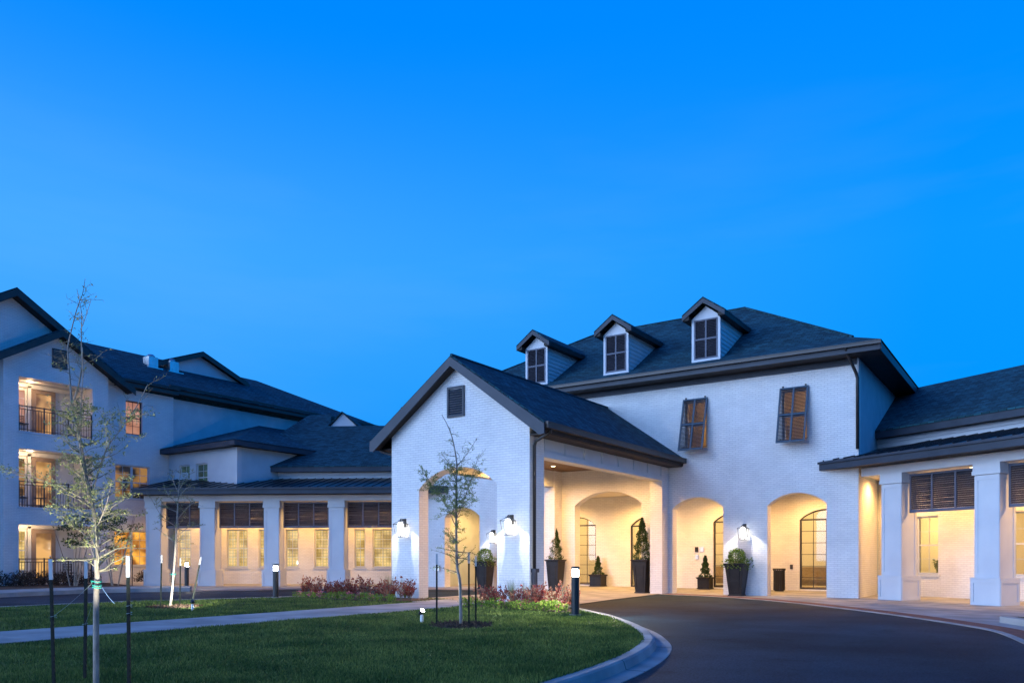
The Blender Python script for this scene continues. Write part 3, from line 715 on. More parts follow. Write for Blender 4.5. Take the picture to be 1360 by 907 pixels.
for s_ in (-1,1):
    f = MB(); xa, xb = sorted((s_*3.02, s_*3.06)); f.box(xa, xb, -9.55, -.003, 4.58, 4.80); f.build('fascia', 'soffit', PC)
    g = MB(); xa, xb = sorted((s_*3.065, s_*3.19)); g.box(xa, xb, -9.5, -.003, 4.68, 4.83); 
    xa, xb = sorted((s_*3.062, s_*3.205)); g.box(xa, xb, -9.51, -.002, 4.832, 4.85); g.build('gutter', 'dark', PC)
mb = MB(); mb.box(-.31,.30,-9.345,-9.302,5.30,6.17)
gv = MB(); gv.plate(rect(-.31,.30,5.30,6.17), [rect(-.25,.24,5.36,6.11)], -9.35, -9.302); v = gv.build('gable_vent', 'slate', PC)
lv = MB()
for k in range(11):
    z = 5.37+.066*k
    lv.add([(-.25,-9.345,z),(.24,-9.345,z),(.24,-9.305,z+.055),(-.25,-9.305,z+.055),(-.25,-9.337,z),(.24,-9.337,z),(.24,-9.303,z+.06),(-.25,-9.303,z+.06)],[(0,1,2,3),(7,6,5,4),(0,4,5,1),(1,5,6,2),(2,6,7,3),(3,7,4,0)])
lv.build('louvers', 'slate', v)
downspout(PC, [(3.12,-9.25,4.70),(3.10,-9.24,4.60),(2.60,-9.16,4.42),(2.545,-9.15,4.30),(2.545,-9.15,.95)], .045)
mb = MB(); mb.tube([(2.545,-9.15,.98),(2.545,-9.15,.05)], .085, 10); mb.box(2.487,2.64,-9.24,-9.06,.90,1.0); mb.box(2.487,2.66,-9.25,-9.05,.50,.56); mb.build('drain_boot', 'louver', PC)
downspout(PC, [(-3.12,-9.2,4.70),(-3.0,-9.2,4.55),(-2.58,-9.16,4.42),(-2.53,-9.15,4.30),(-2.53,-9.15,.1)], .045)

# ------------------------------------------------------------------ wings
def column(F, ca, label, group='square white columns of the wings', w=.68, zt=3.87):
    loc = F @ Vector((ca,.44,0)); t = thing('column', label, 'column', tuple(loc), group)
    b = MB(F); wb = .82
    b.box(ca-wb/2,ca+wb/2,.03,.03+wb,-.1,.66); 
    for (x0,x1,y0,y1) in ((ca-wb/2+.06,ca+wb/2-.06,.012,.03),):
        b.plate(rect(ca-wb/2,ca+wb/2,.0,.70), [rect(x0+.02,x1-.02,.09,.60)], .008, .029)
    for sg in (-1,1):
        xo = ca+sg*(wb/2+.001); xi = ca+sg*(wb/2+.02); lo,hi = min(xo,xi),max(xo,xi)
        b.box(lo,hi,.03,.11,.0,.70); b.box(lo,hi,.77,.85,.0,.70); b.box(lo,hi,.112,.768,.0,.09); b.box(lo,hi,.112,.768,.60,.70)
    b.box(ca-.43,ca+.43,.0,.87,.702,.745)
    b.build('plinth', 'trim', t)
    s_ = MB(F); y0 = .10; s_.box(ca-w/2,ca+w/2,y0,y0+w,.746,3.56)
    s_.plate(rect(ca-w/2-.0,ca+w/2+.0,.748,3.54), [rect(ca-w/2+.09,ca+w/2-.09,.86,3.42)], y0-.015, y0-.001)
    for sg in (-1,1):
        xo = ca+sg*(w/2+.001); xi = ca+sg*(w/2+.015); lo,hi = min(xo,xi),max(xo,xi)
        s_.box(lo,hi,y0,y0+.09,.748,3.54); s_.box(lo,hi,y0+w-.09,y0+w,.748,3.54); s_.box(lo,hi,y0+.092,y0+w-.092,3.42,3.54)
    s_.build('shaft', 'trim', t)
    c = MB(F); c.box(ca-.40,ca+.40,.045,.84,3.562,3.66); c.box(ca-.385,ca+.385,.06,.83,3.662,zt); c.build('capital', 'trim', t)
    return t
def hanging_shutter(F, a0, a1, root, z0=2.65, z1=3.82, b=.40):
    fr = MB(F); n = 3; fw = .055; wd = (a1-a0)/n
    fr.plate(rect(a0,a1,z0,z1), [rect(a0+i*wd+fw/(1 if i==0 else 2)+.0, a0+(i+1)*wd-fw/(1 if i==n-1 else 2), z0+.09, z1-.06) for i in range(n)], b, b+.05)
    s_ = fr.build('louvered_screen', 'shade_frame', root); lv = MB(F)
    for i in range(n):
        p, q = a0+i*wd+fw*.5, a0+(i+1)*wd-fw*.5; m_ = 17
        for k in range(m_):
            z = z0+.09+(z1-z0-.15)*(k+.5)/m_; jit = random.uniform(-.003,.003)
            lv.add([(p,b+.004,z-.026),(q,b+.004,z-.026+jit),(q,b+.046,z+.026+jit),(p,b+.046,z+.026),(p,b+.004,z-.018),(q,b+.004,z-.018+jit),(q,b+.046,z+.034+jit),(p,b+.046,z+.034)],
                   [(0,1,2,3),(7,6,5,4),(0,4,5,1),(1,5,6,2),(2,6,7,3),(3,7,4,0)])
    lv.build('louvers', 'louver', s_)
    return s_
def wing(F, name, label, aend, wins, side, B, zB, loc):
    t = thing(name, label, 'building', loc)
    back = -1.73                                    # where the wing meets the entrance block
    hl = [rect(w_[0],w_[1],w_[2],w_[3]) for w_ in wins]
    mb = MB(F); mb.plate(rect(back,aend,-.15,3.99), hl, 3.0, 3.25); mb.build('wall', 'brick', t)
    for w_ in wins: sash_window(F, t, w_[0]+.003, w_[1]-.003, w_[2]+.003, w_[3]-.003, .08, w_[4], double=w_[5]) if False else sash_window(F @ Matrix.Translation((0,3.0,0)), t, w_[0]+.003, w_[1]-.003, w_[2]+.003, w_[3]-.003, .08, w_[4], double=w_[5])
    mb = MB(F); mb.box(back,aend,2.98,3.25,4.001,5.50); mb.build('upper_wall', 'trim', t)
    # header beam on the columns
    mb = MB(F); mb.box(.02,aend,.10,.74,3.872,4.13); mb.build('beam', 'trim', t)
    mb = MB(F); mb.slab([(-.45,.742,4.06),(aend,.742,4.06),(aend,2.978,4.06),(-1.70,2.978,4.06)], .05); mb.build('ceiling', 'plaster', t)
    # metal canopy roof
    zc = lambda b_: 4.42+.205*(b_+.6)
    poly = [(-1.03,-.6),(aend+.15,-.6),(aend+.15,2.975),(-1.70,2.975),(-.02,.04)]
    mb = MB(F); tess = [(0,1,4),(4,1,2),(4,2,3)]
    mb.add([(a,b_,zc(b_)) for a,b_ in poly]+[(a,b_,zc(b_)-.04) for a,b_ in poly], tess+[tuple(i+5 for i in reversed(x)) for x in tess]+[(i,(i+1)%5,(i+1)%5+5,i+5) for i in range(5)])
    cr_ = mb.build('canopy_roof', 'seam', t)
    sm = MB(F); a = -.9
    while a < aend+.12:
        b0 = -.6 if a > -.0 else max(-.6, -.577*abs(a)*0-.6)
        if a < 0: 
            sm.beam((a,-.58,zc(-.58)+.015),(a,a/1.732-.03 if a > -1.03 else -.55,zc(a/1.732-.03)+.015), .025, .045)
        else: sm.beam((a,-.58,zc(-.58)+.015),(a,2.95,zc(2.95)+.015), .025, .045)
        a += .41
    sm.build('standing_seams', 'seam', cr_)
    mb = MB(F); mb.box(-1.0,aend+.15,-.645,-.602,4.13,4.38); mb.box(-1.02,aend+.17,-.70,-.647,4.33,4.40)
    mb.box(aend+.152,aend+.19,-.6,2.9,4.13,4.38); mb.build('fascia', 'slate', t)
    mb = MB(F); mb.slab([(-.98,-.60,4.18),(aend+.15,-.60,4.18),(aend+.15,.098,4.18),(.10,.098,4.18)], .03); mb.build('soffit', 'soffit', t)
    # shingle roof above
    p_ = (zB-5.72)/(B-2.5); lx = lambda b_: -.06-.577*b_
    zs = lambda b_: 5.72+p_*(b_-2.5)
    mb = MB(F)
    if side == 'R':
        mb.slab([(lx(2.5),2.5,zs(2.5)),(aend,2.5,zs(2.5)),(aend,B,zB),(lx(B),B,zB)], .06)
        mb.slab([(lx(B),B,zB),(aend,B,zB),(aend,2*B-2.5,zs(2.5)),(lx(B),2*B-2.5,zs(2.5))], .06)
        mb.build('roof', 'shingle', t); aE = aend
    else:
        mb.slab([(lx(2.5),2.5,zs(2.5)),(10.3,2.5,zs(2.5)),(8.3,4.7,zs(4.7)),(7.0,B,zB),(lx(B),B,zB)], .05)
        # taller part of the roof reaching back to the three-storey house
        mb.slab([(8.3,4.7,zs(4.7)),(8.9,10.3,zs(10.3)),(7.6,10.5,zs(10.5)),(7.0,B,zB)], .05)
        mb.slab([(10.3,2.5,zs(2.5)),(10.3,9,zs(2.5)),(8.9,10.3,zs(10.3)),(8.3,4.7,zs(4.7))], .05)
        mb.slab([(lx(B),B,zB),(7.0,B,zB),(7.0,2*B-2.5,zs(2.5)),(lx(B),2*B-2.5,zs(2.5))], .06)
        mb.build('roof', 'shingle', t); aE = 10.3
    eave_line(t, F, (lx(2.5)+.02,2.5), (aE,2.5), 5.74, (0,1), h=.26, gut=False, over=.47)
    mb = MB(F); mb.box(lx(2.9)+.02,aE-.4,2.93,2.975,5.30,5.46); mb.build('frieze_board', 'trim', t)
    return t
Rw = [(-.23,.59,.74,2.68,'glass',False),(2.98,3.90,.74,2.68,'glass',False),(6.0,6.9,.74,2.68,'glass',False)]
RW = wing(FR, 'right_wing', 'single-storey white colonnade wing with dark metal canopy at the right', 12, Rw, 'R', 7.1, 8.0, (14,1,0))
Lw = [(12.40,13.05,.82,2.68,'pane_yellow',False),(9.50,10.57,.82,2.68,'pane_yellow',True),(8.30,8.95,.82,2.68,'pane_yellow',False),(6.95,7.60,.82,2.68,'pane_yellow',False),(5.45,6.15,.82,2.68,'pane_yellow',False),(3.62,4.15,.82,2.68,'pane_yellow',False),(2.30,3.25,.82,2.68,'pane_yellow',False)]
LW = wing(FL, 'left_wing', 'single-storey white colonnade wing with dark metal canopy left of the porte cochere', 13.2, Lw, 'L', 8.3, 8.6, (-15,-1,0))
MT['shingle'].name = 'dark_asphalt_shingles'
for k, lb in ((1.13,'white square column nearest the entrance building on the right wing'),(4.13,'large white square column at the right edge of the photo'),(7.2,None)):
    if lb: column(FR, k, lb)
for k, lb in ((1.17,'white square column hidden closest to the arch on the left wing'),(4.18,'white square column just left of the porte cochere'),(7.18,'white square column in the middle of the left wing'),(10.19,'white square column behind the sparse bare tree'),(12.75,'white end column of the left wing beside the three-storey house')):
    column(FL, k, lb)
for a0,a1 in ((1.52,3.74),(4.53,6.80)): hanging_shutter(FR, a0, a1, RW)
for a0,a1 in ((10.62,12.30),(7.62,9.76),(4.62,6.74),(1.60,3.76)): hanging_shutter(FL, a0, a1, LW)
# rooms behind the right wing windows
mb = MB(FR); mb.box(-3.4,12,6.2,6.3,.0,3.95); mb.box(1.6,1.7,3.3,5.0,.0,3.95); mb.build('partition_wall', 'plaster', RW)
mb = MB(FR); mb.slab([(-1.95,3.26,.08),(12,3.26,.08),(12,6.2,.08),(-3.5,6.2,.08)],.1); mb.build('floor', 'carpet', RW)
mb = MB(FR); mb.slab([(-1.95,3.26,3.05),(12,3.26,3.05),(12,6.2,3.05),(-3.5,6.2,3.05)],.05); mb.build('room_ceiling', 'plaster', RW)
for a in (-1.5,3.4,6.4): light('room_light', 'POINT', FR @ Vector((a,4.7,2.6)), 150, WARM2, RW, .2)
# raised light gable on the left wing roof
mb = MB(FL); mb.plate([(5.55,8.62),(7.05,8.62),(6.35,9.35)], [], 8.5, 8.6); mb.build('gable_wall', 'trim', LW)
mb = MB(FL); mb.slab([(6.35,8.35,9.44),(7.25,8.35,8.55),(7.25,11,8.55),(6.35,11,9.44)], .06); mb.slab([(6.35,8.35,9.44),(5.30,8.35,8.55),(5.30,11,8.55),(6.35,11,9.44)], .06)
mb.build('gable_roof', 'shingle', LW)

# ------------------------------------------------------------------ connecting block with hipped roof
CB = thing('connecting_block', 'white two-storey link with small dark windows between left wing and three-storey house', 'building', (-20,-1,0))
F2 = frame(-17.29,-3.81,-1,0,0,1)
w2 = [(2.25,3.19,4.50,5.86),(3.68,4.56,4.50,5.86)]
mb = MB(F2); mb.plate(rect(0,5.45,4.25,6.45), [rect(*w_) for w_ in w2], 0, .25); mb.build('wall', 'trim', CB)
for w_ in w2: sash_window(F2, CB, w_[0]+.003, w_[1]-.003, w_[2]+.003, w_[3]-.003, .08, 'pane_dark')
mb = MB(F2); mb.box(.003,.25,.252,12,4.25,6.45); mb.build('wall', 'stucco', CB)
pz = lambda i: 6.70+.33*i
mb = MB(F2); n5 = 5.9
mb.add([(-.5,-.5,pz(0)),(5.9,-.5,pz(0)),(5.9,5.9,pz(6.4)),(-.5,13,pz(0)),(5.9,13,pz(6.4))], [(0,1,2),(0,2,4,3)])
mb.build('roof', 'shingle', CB)
eave_line(CB, F2, (-.5,-.5), (5.9,-.5), 6.72, (0,1), h=.24, gut=False, over=.5)
eave_line(CB, F2, (-.5,-.5), (-.5,13), 6.72, (1,0), h=.24, gut=False, over=.5)

# ------------------------------------------------------------------ three-storey house
TH = thing('three_storey_house', 'three-storey pale brick house with balcony bay and long dark roof at the left', 'building', (-25,-5,0))
g0 = -9.4
w1 = [(1.19,2.03,7.24,8.87),(.67,2.42,4.13,5.74),(.63,2.42,.90,2.59)]
mb = MB(FT)
# long front, big gable above
mb.plate([(g0,-.2),(3.69,-.2),(3.69,9.4),(.9,9.4),(-3.85,12.45),(-8.6,9.4),(g0,9.4)], [rect(*w_) for w_ in w1]+[rect(-3.9,-.72,.12,9.0)], 0, .3)
mb.build('wall', 'brick', TH)
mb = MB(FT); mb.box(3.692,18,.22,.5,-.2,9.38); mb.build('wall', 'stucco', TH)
sash_window(FT, TH, 1.193, 2.027, 7.243, 8.867, .10, 'pane_pink', framem='louver')
sash_window(FT, TH, .673, 2.417, 4.133, 5.737, .10, 'pane_dim', double=True)
sash_window(FT, TH, .633, 2.417, .903, 2.587, .10, 'pane_orange', double=True)
# balcony bay
FB = frame(-22.16,-7.23,0,1,-1,0)
op = [(-3.85,-.72,6.68,8.98),(-3.85,-.72,3.46,5.93),(-3.85,-.72,.16,2.70)]
mb = MB(FB); cz = -2.225
mb.plate([(-4.45,-.2),(0,-.2),(0,9.62),(cz,10.95),(-4.45,9.62)], [rect(*o) for o in op], 0, .35)
mb.box(-.352,-.004,.352,.596,-.2,9.6)
mb.build('bay_wall', 'brick', TH)
for i, o in enumerate(op):
    a0,a1,z0,z1 = o
    rm = MB(FB)
    rm.box(a0-.1,a1+.1,1.75,1.9,z0-.02,z1+.25); rm.box(a0-.15,a0-.02,.352,1.75,z0,z1+.2); rm.box(a1+.02,a1+.15,.352,1.75,z0,z1+.2)
    bw = rm.build('balcony_wall', 'trim', TH)
    rm = MB(FB); rm.box(a0-.02,a1+.02,.352,1.748,z1+.10,z1+.22); rm.build('balcony_ceiling', 'trim', TH)
    rm = MB(FB); rm.box(a0-.02,a1+.02,.352,1.748,z0-.15,z0); rm.box(a0-.04,a1+.04,-.03,.351,z0-.09,z0-.001); rm.build('balcony_floor', 'trim', TH)
    FW = FB @ Matrix.Translation((0,1.67,0))
    sash_window(FW, TH, a0+.12, a0+1.05, z0+.55, z1-.18, .0, ('pane_pink','pane_dim','pane_yellow')[i], sill=False)
    db = MB(FW); db.plate(rect(a0+1.28,a0+2.30,z0+.01,z1-.12), [rect(a0+1.46,a0+2.12,z0+.22,z1-.30)], -.02, .05); dd = db.build('door', 'taupe', TH)
    pb = MB(FW); pb.box(a0+1.46,a0+2.12,.02,.03,z0+.22,z1-.30); pb.build('pane', 'pane_soft', dd)
    db = MB(FW); db.box(a0+1.10,a0+1.25,-.03,.05,z0,z1); db.box(a0+.10,a1,-.03,.05,z1-.10,z1+.08); db.build('door_trim', 'trim', TH)
    rl = MB(FB)
    rl.box(a0+.01,a1-.01,.03,.08,z0+1.06,z0+1.10); rl.box(a0+.01,a1-.01,.04,.07,z0+.93,z0+.96); rl.box(a0+.01,a1-.01,.04,.07,z0+.07,z0+.10)
    n = 27
    for k in range(n+1):
        x = a0+.03+(a1-a0-.06)*k/n; big = k in (0,9,18,27)
        rr = .022 if big else .008; rl.box(x-rr,x+rr,.055-rr,.055+rr,z0+.002,z0+(1.12 if big else .93))
    rl.build('railing', 'dark', TH)
    light('balcony_light', 'POINT', FB @ Vector((a0+.9,1.0,z1-.05)), (50,48,48)[i], (1.0,.60,.30), TH, .08)
    sc = MB(FB); sc.tube([(a0+.03,.9,z1-.30),(a0+.03,.9,z1-.20)], .05, 10); 
    if i == 0: sc.build('sconce', 'lampw', TH)
    fp = MB(FB); fp.tube([(a0+.9,1.0,z1+.04),(a0+.9,1.0,z1+.098)], .12, 14); fp.build('ceiling_lamp', 'lampw', TH)
gvb = MB(FB); gvb.plate(rect(-2.50,-1.86,9.62,10.46), [rect(-2.44,-1.92,9.68,10.40)], -.05, -.002); v = gvb.build('gable_vent', 'slate', TH)
lv = MB(FB)
for k in range(11): lv.beam((-2.44,-.025,9.70+.064*k),(-1.92,-.025,9.70+.064*k), .035, .04)
lv.build('louvers', 'dark', v)
# roofs
mb = MB(FT)
ez, bz, rz_, rb = 9.80, -.5, 12.62, 5.3
mb.slab([(-10.6,bz,ez),(18.6,bz,ez),(12.9,rb,rz_),(-10.6,rb,rz_)], .06)
mb.slab([(18.6,bz,ez),(18.6,11.1,ez),(12.9,rb,rz_)], .06)
mb.slab([(-10.6,rb,rz_),(12.9,rb,rz_),(18.6,11.1,ez),(-10.6,11.1,ez)], .06)
tr = mb.build('roof', 'shingle', TH)
# big gable
mb = MB(FT)
for s_ in (-1,1): mb.slab([(-3.85,-.45,12.78),(-3.85+s_*5.25,-.45,9.42),(-3.85+s_*5.25,.9,9.42),(-3.85,5.6,12.78)], .06)
mb.build('gable_roof', 'shingle', tr)
mb = MB(FT)
for s_ in (-1,1): mb.plate([(-3.85,12.71),(-3.85+s_*5.27,9.36),(-3.85+s_*5.27,9.06),(-3.85,12.41)], [], -.49, -.45)
mb.build('rake_board', 'dark', TH)
mb = MB(FT)
for s_ in (-1,1): mb.plate([(-3.85,12.46),(-3.85+s_*5.1,9.20),(-3.85+s_*5.1,9.14),(-3.85,12.40)], [], -.449, -.002)
mb.build('soffit', 'soffit', TH)
# bay gable roof
mb = MB(FB)
for s_ in (-1,1): mb.slab([(cz,-.40,11.32),(cz+s_*2.78,-.40,9.62),(cz+s_*2.78,2.6,9.62),(cz,4.5,11.32)], .06)
mb.build('bay_roof', 'shingle', tr)
mb = MB(FB)
for s_ in (-1,1): mb.plate([(cz,11.255),(cz+s_*2.80,9.55),(cz+s_*2.80,9.25),(cz,10.96)], [], -.44, -.40)
mb.build('rake_board', 'dark', TH)
mb = MB(FB)
for s_ in (-1,1): mb.plate([(cz,11.02),(cz+s_*2.7,9.38),(cz+s_*2.7,9.32),(cz,10.96)], [], -.399, -.002)
mb.build('soffit', 'soffit', TH)
eave_line(TH, FT, (.6,-.5), (3.7,-.5), 9.80, (0,1), fas='dark', h=.30, gut=True, over=.5)
eave_line(TH, FT, (3.2,-.42), (18.6,-.42), 9.93, (0,1), fas='dark', h=.34, gut=True, over=.64)
# cross gable on the ridge
gc, gb = 7.6, 3.55
mb = MB(FT); mb.plate([(gc-2.7,11.7),(gc+2.7,11.7),(gc+2.7,11.75),(gc,12.80),(gc-2.7,11.75)], [], gb, gb+.2); mb.build('gable_wall', 'trim', TH)
mb = MB(FT)
for s_ in (-1,1): mb.slab([(gc,gb-.35,13.05),(gc+s_*3.1,gb-.35,11.82),(gc+s_*3.1,gb+3,11.82),(gc,gb+3,13.05)], .06)
mb.build('gable_roof', 'shingle', tr)
mb = MB(FT)
for s_ in (-1,1): mb.plate([(gc,12.98),(gc+s_*3.12,11.75),(gc+s_*3.12,11.50),(gc,12.75)], [], gb-.39, gb-.35)
mb.build('rake_board', 'dark', TH)
for a_, lb in ((4.42,'left of two silver box vents on the three-storey roof'),(5.65,'right of two silver box vents on the three-storey roof')):
    b_ = 3.23; zz = ez+(b_-bz)*(rz_-ez)/(rb-bz); t = thing('roof_vent', lb, 'vent', tuple(FT @ Vector((a_,b_,zz))), 'silver roof vents')
    m_ = MB(FT); m_.box(a_-.27,a_+.27,b_-.27,b_+.27,zz-.25,zz+.42); m_.build('vent_box', 'galv', t)
    m_ = MB(FT); m_.tube([(a_,b_,zz+.422),(a_,b_,zz+.48)], .18, 16); m_.tube([(a_,b_,zz+.482),(a_,b_,zz+.57)], [.23,.15], 16); m_.build('vent_cap', 'galv', t)
    m_ = MB(FT); m_.box(a_-.45,a_+.45,b_-.45,b_-.37,zz-.32,zz-.16); m_.build('flashing', 'galv', t)
# balcony furniture
def bchair(F, a, b_, z, label):
    t = thing('balcony_chair', label, 'chair', tuple(F @ Vector((a,b_,z))), 'dark balcony chairs')
    m_ = MB(F)
    for i in (-.2,.2):
        for j in (-.2,.2): m_.tube([(a+i,b_+j,z),(a+i,b_+j,z+(.42 if j<0 else .85))], .014, 6)
    m_.build('legs', 'dark', t)
    m_ = MB(F); m_.box(a-.23,a+.23,b_-.22,b_+.22,z+.42,z+.46); m_.build('seat', 'dark', t)
    m_ = MB(F)
    for k in range(5): m_.box(a-.2,a+.2,b_+.19,b_+.215,z+.52+.07*k,z+.56+.07*k)
    m_.build('backrest', 'dark', t)
bchair(FB,-3.4,.9,3.46,'dark slatted chair on the middle balcony'); bchair(FB,-3.35,.95,6.68,'dark slatted chair on the top balcony'); bchair(FB,-1.3,.9,.16,'dark slatted chair on the ground floor terrace')
t = thing('balcony_table', 'small dark round table on the middle balcony', 'table', tuple(FB @ Vector((-2.6,.8,3.46))))
m_ = MB(FB); m_.tube([(-2.6,.8,3.46),(-2.6,.8,3.90)], .02, 8); m_.build('leg','dark',t); m_ = MB(FB); m_.tube([(-2.6,.8,3.902),(-2.6,.8,3.93)], .25, 18); m_.build('tabletop','dark',t)

# ------------------------------------------------------------------ lamps
def downlight(x, y, z, p, label=None, group='recessed downlights', col_=WARM):
    t = thing('downlight', label or 'round recessed ceiling downlight', 'ceiling light', (x,y,z), group)
    m_ = MB(); m_.lathe([(.10,z-.012),(.10,z-.002)],16,(x,y)); m_.build('trim_ring','trim',t)
    m_ = MB(); m_.lathe([(.075,z-.018),(.075,z-.0125)],16,(x,y)); m_.build('lens','lampw',t)
    light('downlight_bulb','SPOT',(x,y,z-.05),p,col_,t,.06,(0,0,-1),165,.6)
for i,(x,y) in enumerate(((-1.2,-7.2),(1.2,-7.2),(-1.2,-4.6),(1.2,-4.6),(-1.2,-2.0),(1.2,-2.0))):
    downlight(x,y,4.68,460 if y>-7 else 330,'recessed downlight in the wooden ceiling of the porte cochere','porte cochere downlights')
for x in (7.0,3.6,0,-3.6,-7.0): downlight(x,1.85,3.885,470,'recessed downlight in the loggia ceiling behind the arches','loggia downlights')
for a in (-.3,2.6,5.6,8.6): p = FR @ Vector((a,1.75,0)); downlight(p.x,p.y,4.005,360,'recessed downlight in the right colonnade ceiling','right colonnade downlights')
for a in (2.7,5.7,8.7,11.6): p = FL @ Vector((a,1.75,0)); downlight(p.x,p.y,4.005,340,'recessed downlight in the left colonnade ceiling','left colonnade downlights')

def lantern_at(x, y, z, label):
    """z = bottom of the cage; hangs off a wall whose face is at y"""
    t = thing('wall_lantern', label, 'wall lamp', (x,y,z), 'bronze wall lanterns')
    cy = y-.20
    m_ = MB(); m_.box(x-.055,x+.055,y-.02,y-.001,z+.30,z+.56); m_.tube([(x,y-.02,z+.50),(x,y-.12,z+.55),(x,cy,z+.54)], .012, 8)
    m_.box(x-.03,x+.03,y-.12,y-.021,z+.49,z+.53)
    m_.build('wall_bracket','dark',t)
    m_ = MB(); wt, wb_ = .30, .20
    for i in (-1,1):
        m_.beam((x-(wt+.02)/2,cy+i*(wt+.02)/2,z+.388),(x+(wt+.02)/2,cy+i*(wt+.02)/2,z+.388),.016,.014); m_.beam((x+i*(wt+.02)/2,cy-(wt+.02)/2,z+.388),(x+i*(wt+.02)/2,cy+(wt+.02)/2,z+.388),.016,.014)
        for j in (-1,1): m_.beam((x+i*wt/2,cy+j*wt/2,z+.395),(x+i*.05,cy+j*.05,z+.47), .014, .012)
    m_.taper(x,cy,z+.47,z+.50,.11,.09); m_.taper(x,cy,z+.502,z+.53,.04,.03)
    m_.taper(x,cy,z,z+.012,wb_+.01,wb_+.01)
    for i in (-1,1):
        for j in (-1,1): m_.beam((x+i*wb_/2,cy+j*wb_/2,z+.012),(x+i*wt/2,cy+j*wt/2,z+.385), .012, .013)
    for j in (-1,1): m_.beam((x,cy+j*wb_/2,z+.012),(x,cy+j*wt/2,z+.385), .007, .008)
    m_.build('cage','dark',t)
    m_ = MB(); m_.lathe([(.03,z+.06),(.055,z+.08),(.085,z+.24),(.095,z+.37),(.06,z+.42),(.02,z+.44)],12,(x,cy)); m_.build('bulb','lamp',t,smooth=True)
    light('lantern_bulb','SPOT',(x,y-.335,z+.42),85,COOL,t,.015,(0,.15,-1),112,.3); light('lantern_glow','POINT',(x,cy-.0,z+.02),3.5,COOL,t,.02)
lantern_at(-1.95,-9.30,1.90,'lit bronze lantern on the left pier of the porte cochere')
lantern_at(1.92,-9.30,1.90,'lit bronze lantern on the right pier of the porte cochere')
lantern_at(5.30,0,1.90,'lit bronze lantern between the two right arches')
lantern_at(-5.30,0,1.90,'lit bronze lantern seen through the porte cochere arch')

def bollard(x, y, z, label, p):
    t = thing('bollard_light', label, 'bollard light', (x,y,z), 'black bollard lights')
    m_ = MB(); m_.lathe([(.085,z),(.085,z+.80)],20,(x,y)); m_.lathe([(.088,z+.955),(.088,z+1.0),(.07,z+1.012)],20,(x,y))
    for k in range(4): a = math.pi/4+k*math.pi/2; m_.tube([(x+.072*math.cos(a),y+.072*math.sin(a),z+.80),(x+.072*math.cos(a),y+.072*math.sin(a),z+.955)], .006, 6)
    m_.build('post','bollard',t,smooth=False)
    m_ = MB(); m_.lathe([(.13,z-.005),(.13,z+.012)],20,(x,y)); m_.build('base','concrete',t)
    m_ = MB(); m_.lathe([(.05,z+.802),(.058,z+.83),(.058,z+.93),(.05,z+.953)],16,(x,y)); m_.build('lens','bollard_glow' if p > 100 else 'bollard_glow_far',t); return t
bollard(5.76,-12.59,.10,'lit black bollard light in the grass at the bend of the drive',110)
bollard(-5.26,-11.38,.095,'lit black bollard light on the far lawn edge left of the red shrubs',80)
bollard(-15.25,-7.75,.13,'lit black bollard light in the bed beside the sparse tree',60)

def uplight(x, y, z, aim, p, label, angle=75):
    t = thing('ground_spotlight', label, 'spotlight', (x,y,z), 'small ground spotlights')
    d = Vector(aim).normalized(); h = Vector((x,y,z+.20))
    m_ = MB(); m_.tube([(x,y,z-.05),(x,y,z+.14)], [.035,.03], 10); m_.build('stem','galv',t)
    m_ = MB(); m_.tube([h-d*.07,h+d*.03], [.035,.045], 12); m_.build('housing','bollard',t)
    m_ = MB(); m_.tube([h+d*.031,h+d*.035], .038, 12); m_.build('lens','bulb',t)
    light('spot_bulb','SPOT',h+d*.06,p,(1.0,.95,.78),t,.03,d,angle,.8)
uplight(4.36,-15.87,.10,(1.0,-.1,1.0),190,'small lit spotlight in the grass left of the middle tree')
uplight(-2.15,-16.25,.10,(-1.9,.85,.62),620,'small spotlight by the leaning stake of the sparse tree',80)
uplight(7.55,-23.78,.02,(-.45,.40,1.75),360,'small spotlight at the foot of the nearest tree',62)

# ------------------------------------------------------------------ trees and plants
def leaf_cloud(mb_v, mb_f, c, n, rad, size, flat=1.0, up=.3, elong=2.0):
    for _ in range(n):
        while True:
            d = Vector((random.uniform(-1,1),random.uniform(-1,1),random.uniform(-1,1)))
            if d.length < 1: break
        p = Vector(c)+Vector((d.x*rad,d.y*rad,d.z*rad*flat))
        leaf(mb_v, mb_f, p, size*random.uniform(.6,1.25), up, elong)
def leaf(V, Fc, p, s, up=.3, elong=2.0, dirn=None):
    d = dirn or Vector((random.gauss(0,1),random.gauss(0,1),random.gauss(up,1))).normalized()
    q = Vector((random.gauss(0,1),random.gauss(0,1),random.gauss(0,1))); w_ = d.cross(q).normalized()
    o = len(V); hs = s/2; L = hs*elong
    V += [p-d*L*.1, p+d*L*.45+w_*hs*.55, p+d*L*1.1, p+d*L*.45-w_*hs*.55]; Fc.append((o,o+1,o+2,o+3))
def mk(name, V, Fc, m, parent):
    off = offset_of(parent) if parent else Vector((0,0,0))
    me = bpy.data.meshes.new(name); me.from_pydata([tuple(Vector(v)-off) for v in V], [], Fc); me.materials.append(MT[m])
    o = bpy.data.objects.new(name, me); col.objects.link(o)
    if parent: o.parent = parent
    return o
TH_ = R(34.2); RX = Vector((math.cos(TH_),math.sin(TH_),0)); FW_ = Vector((-math.sin(TH_),math.cos(TH_),0))
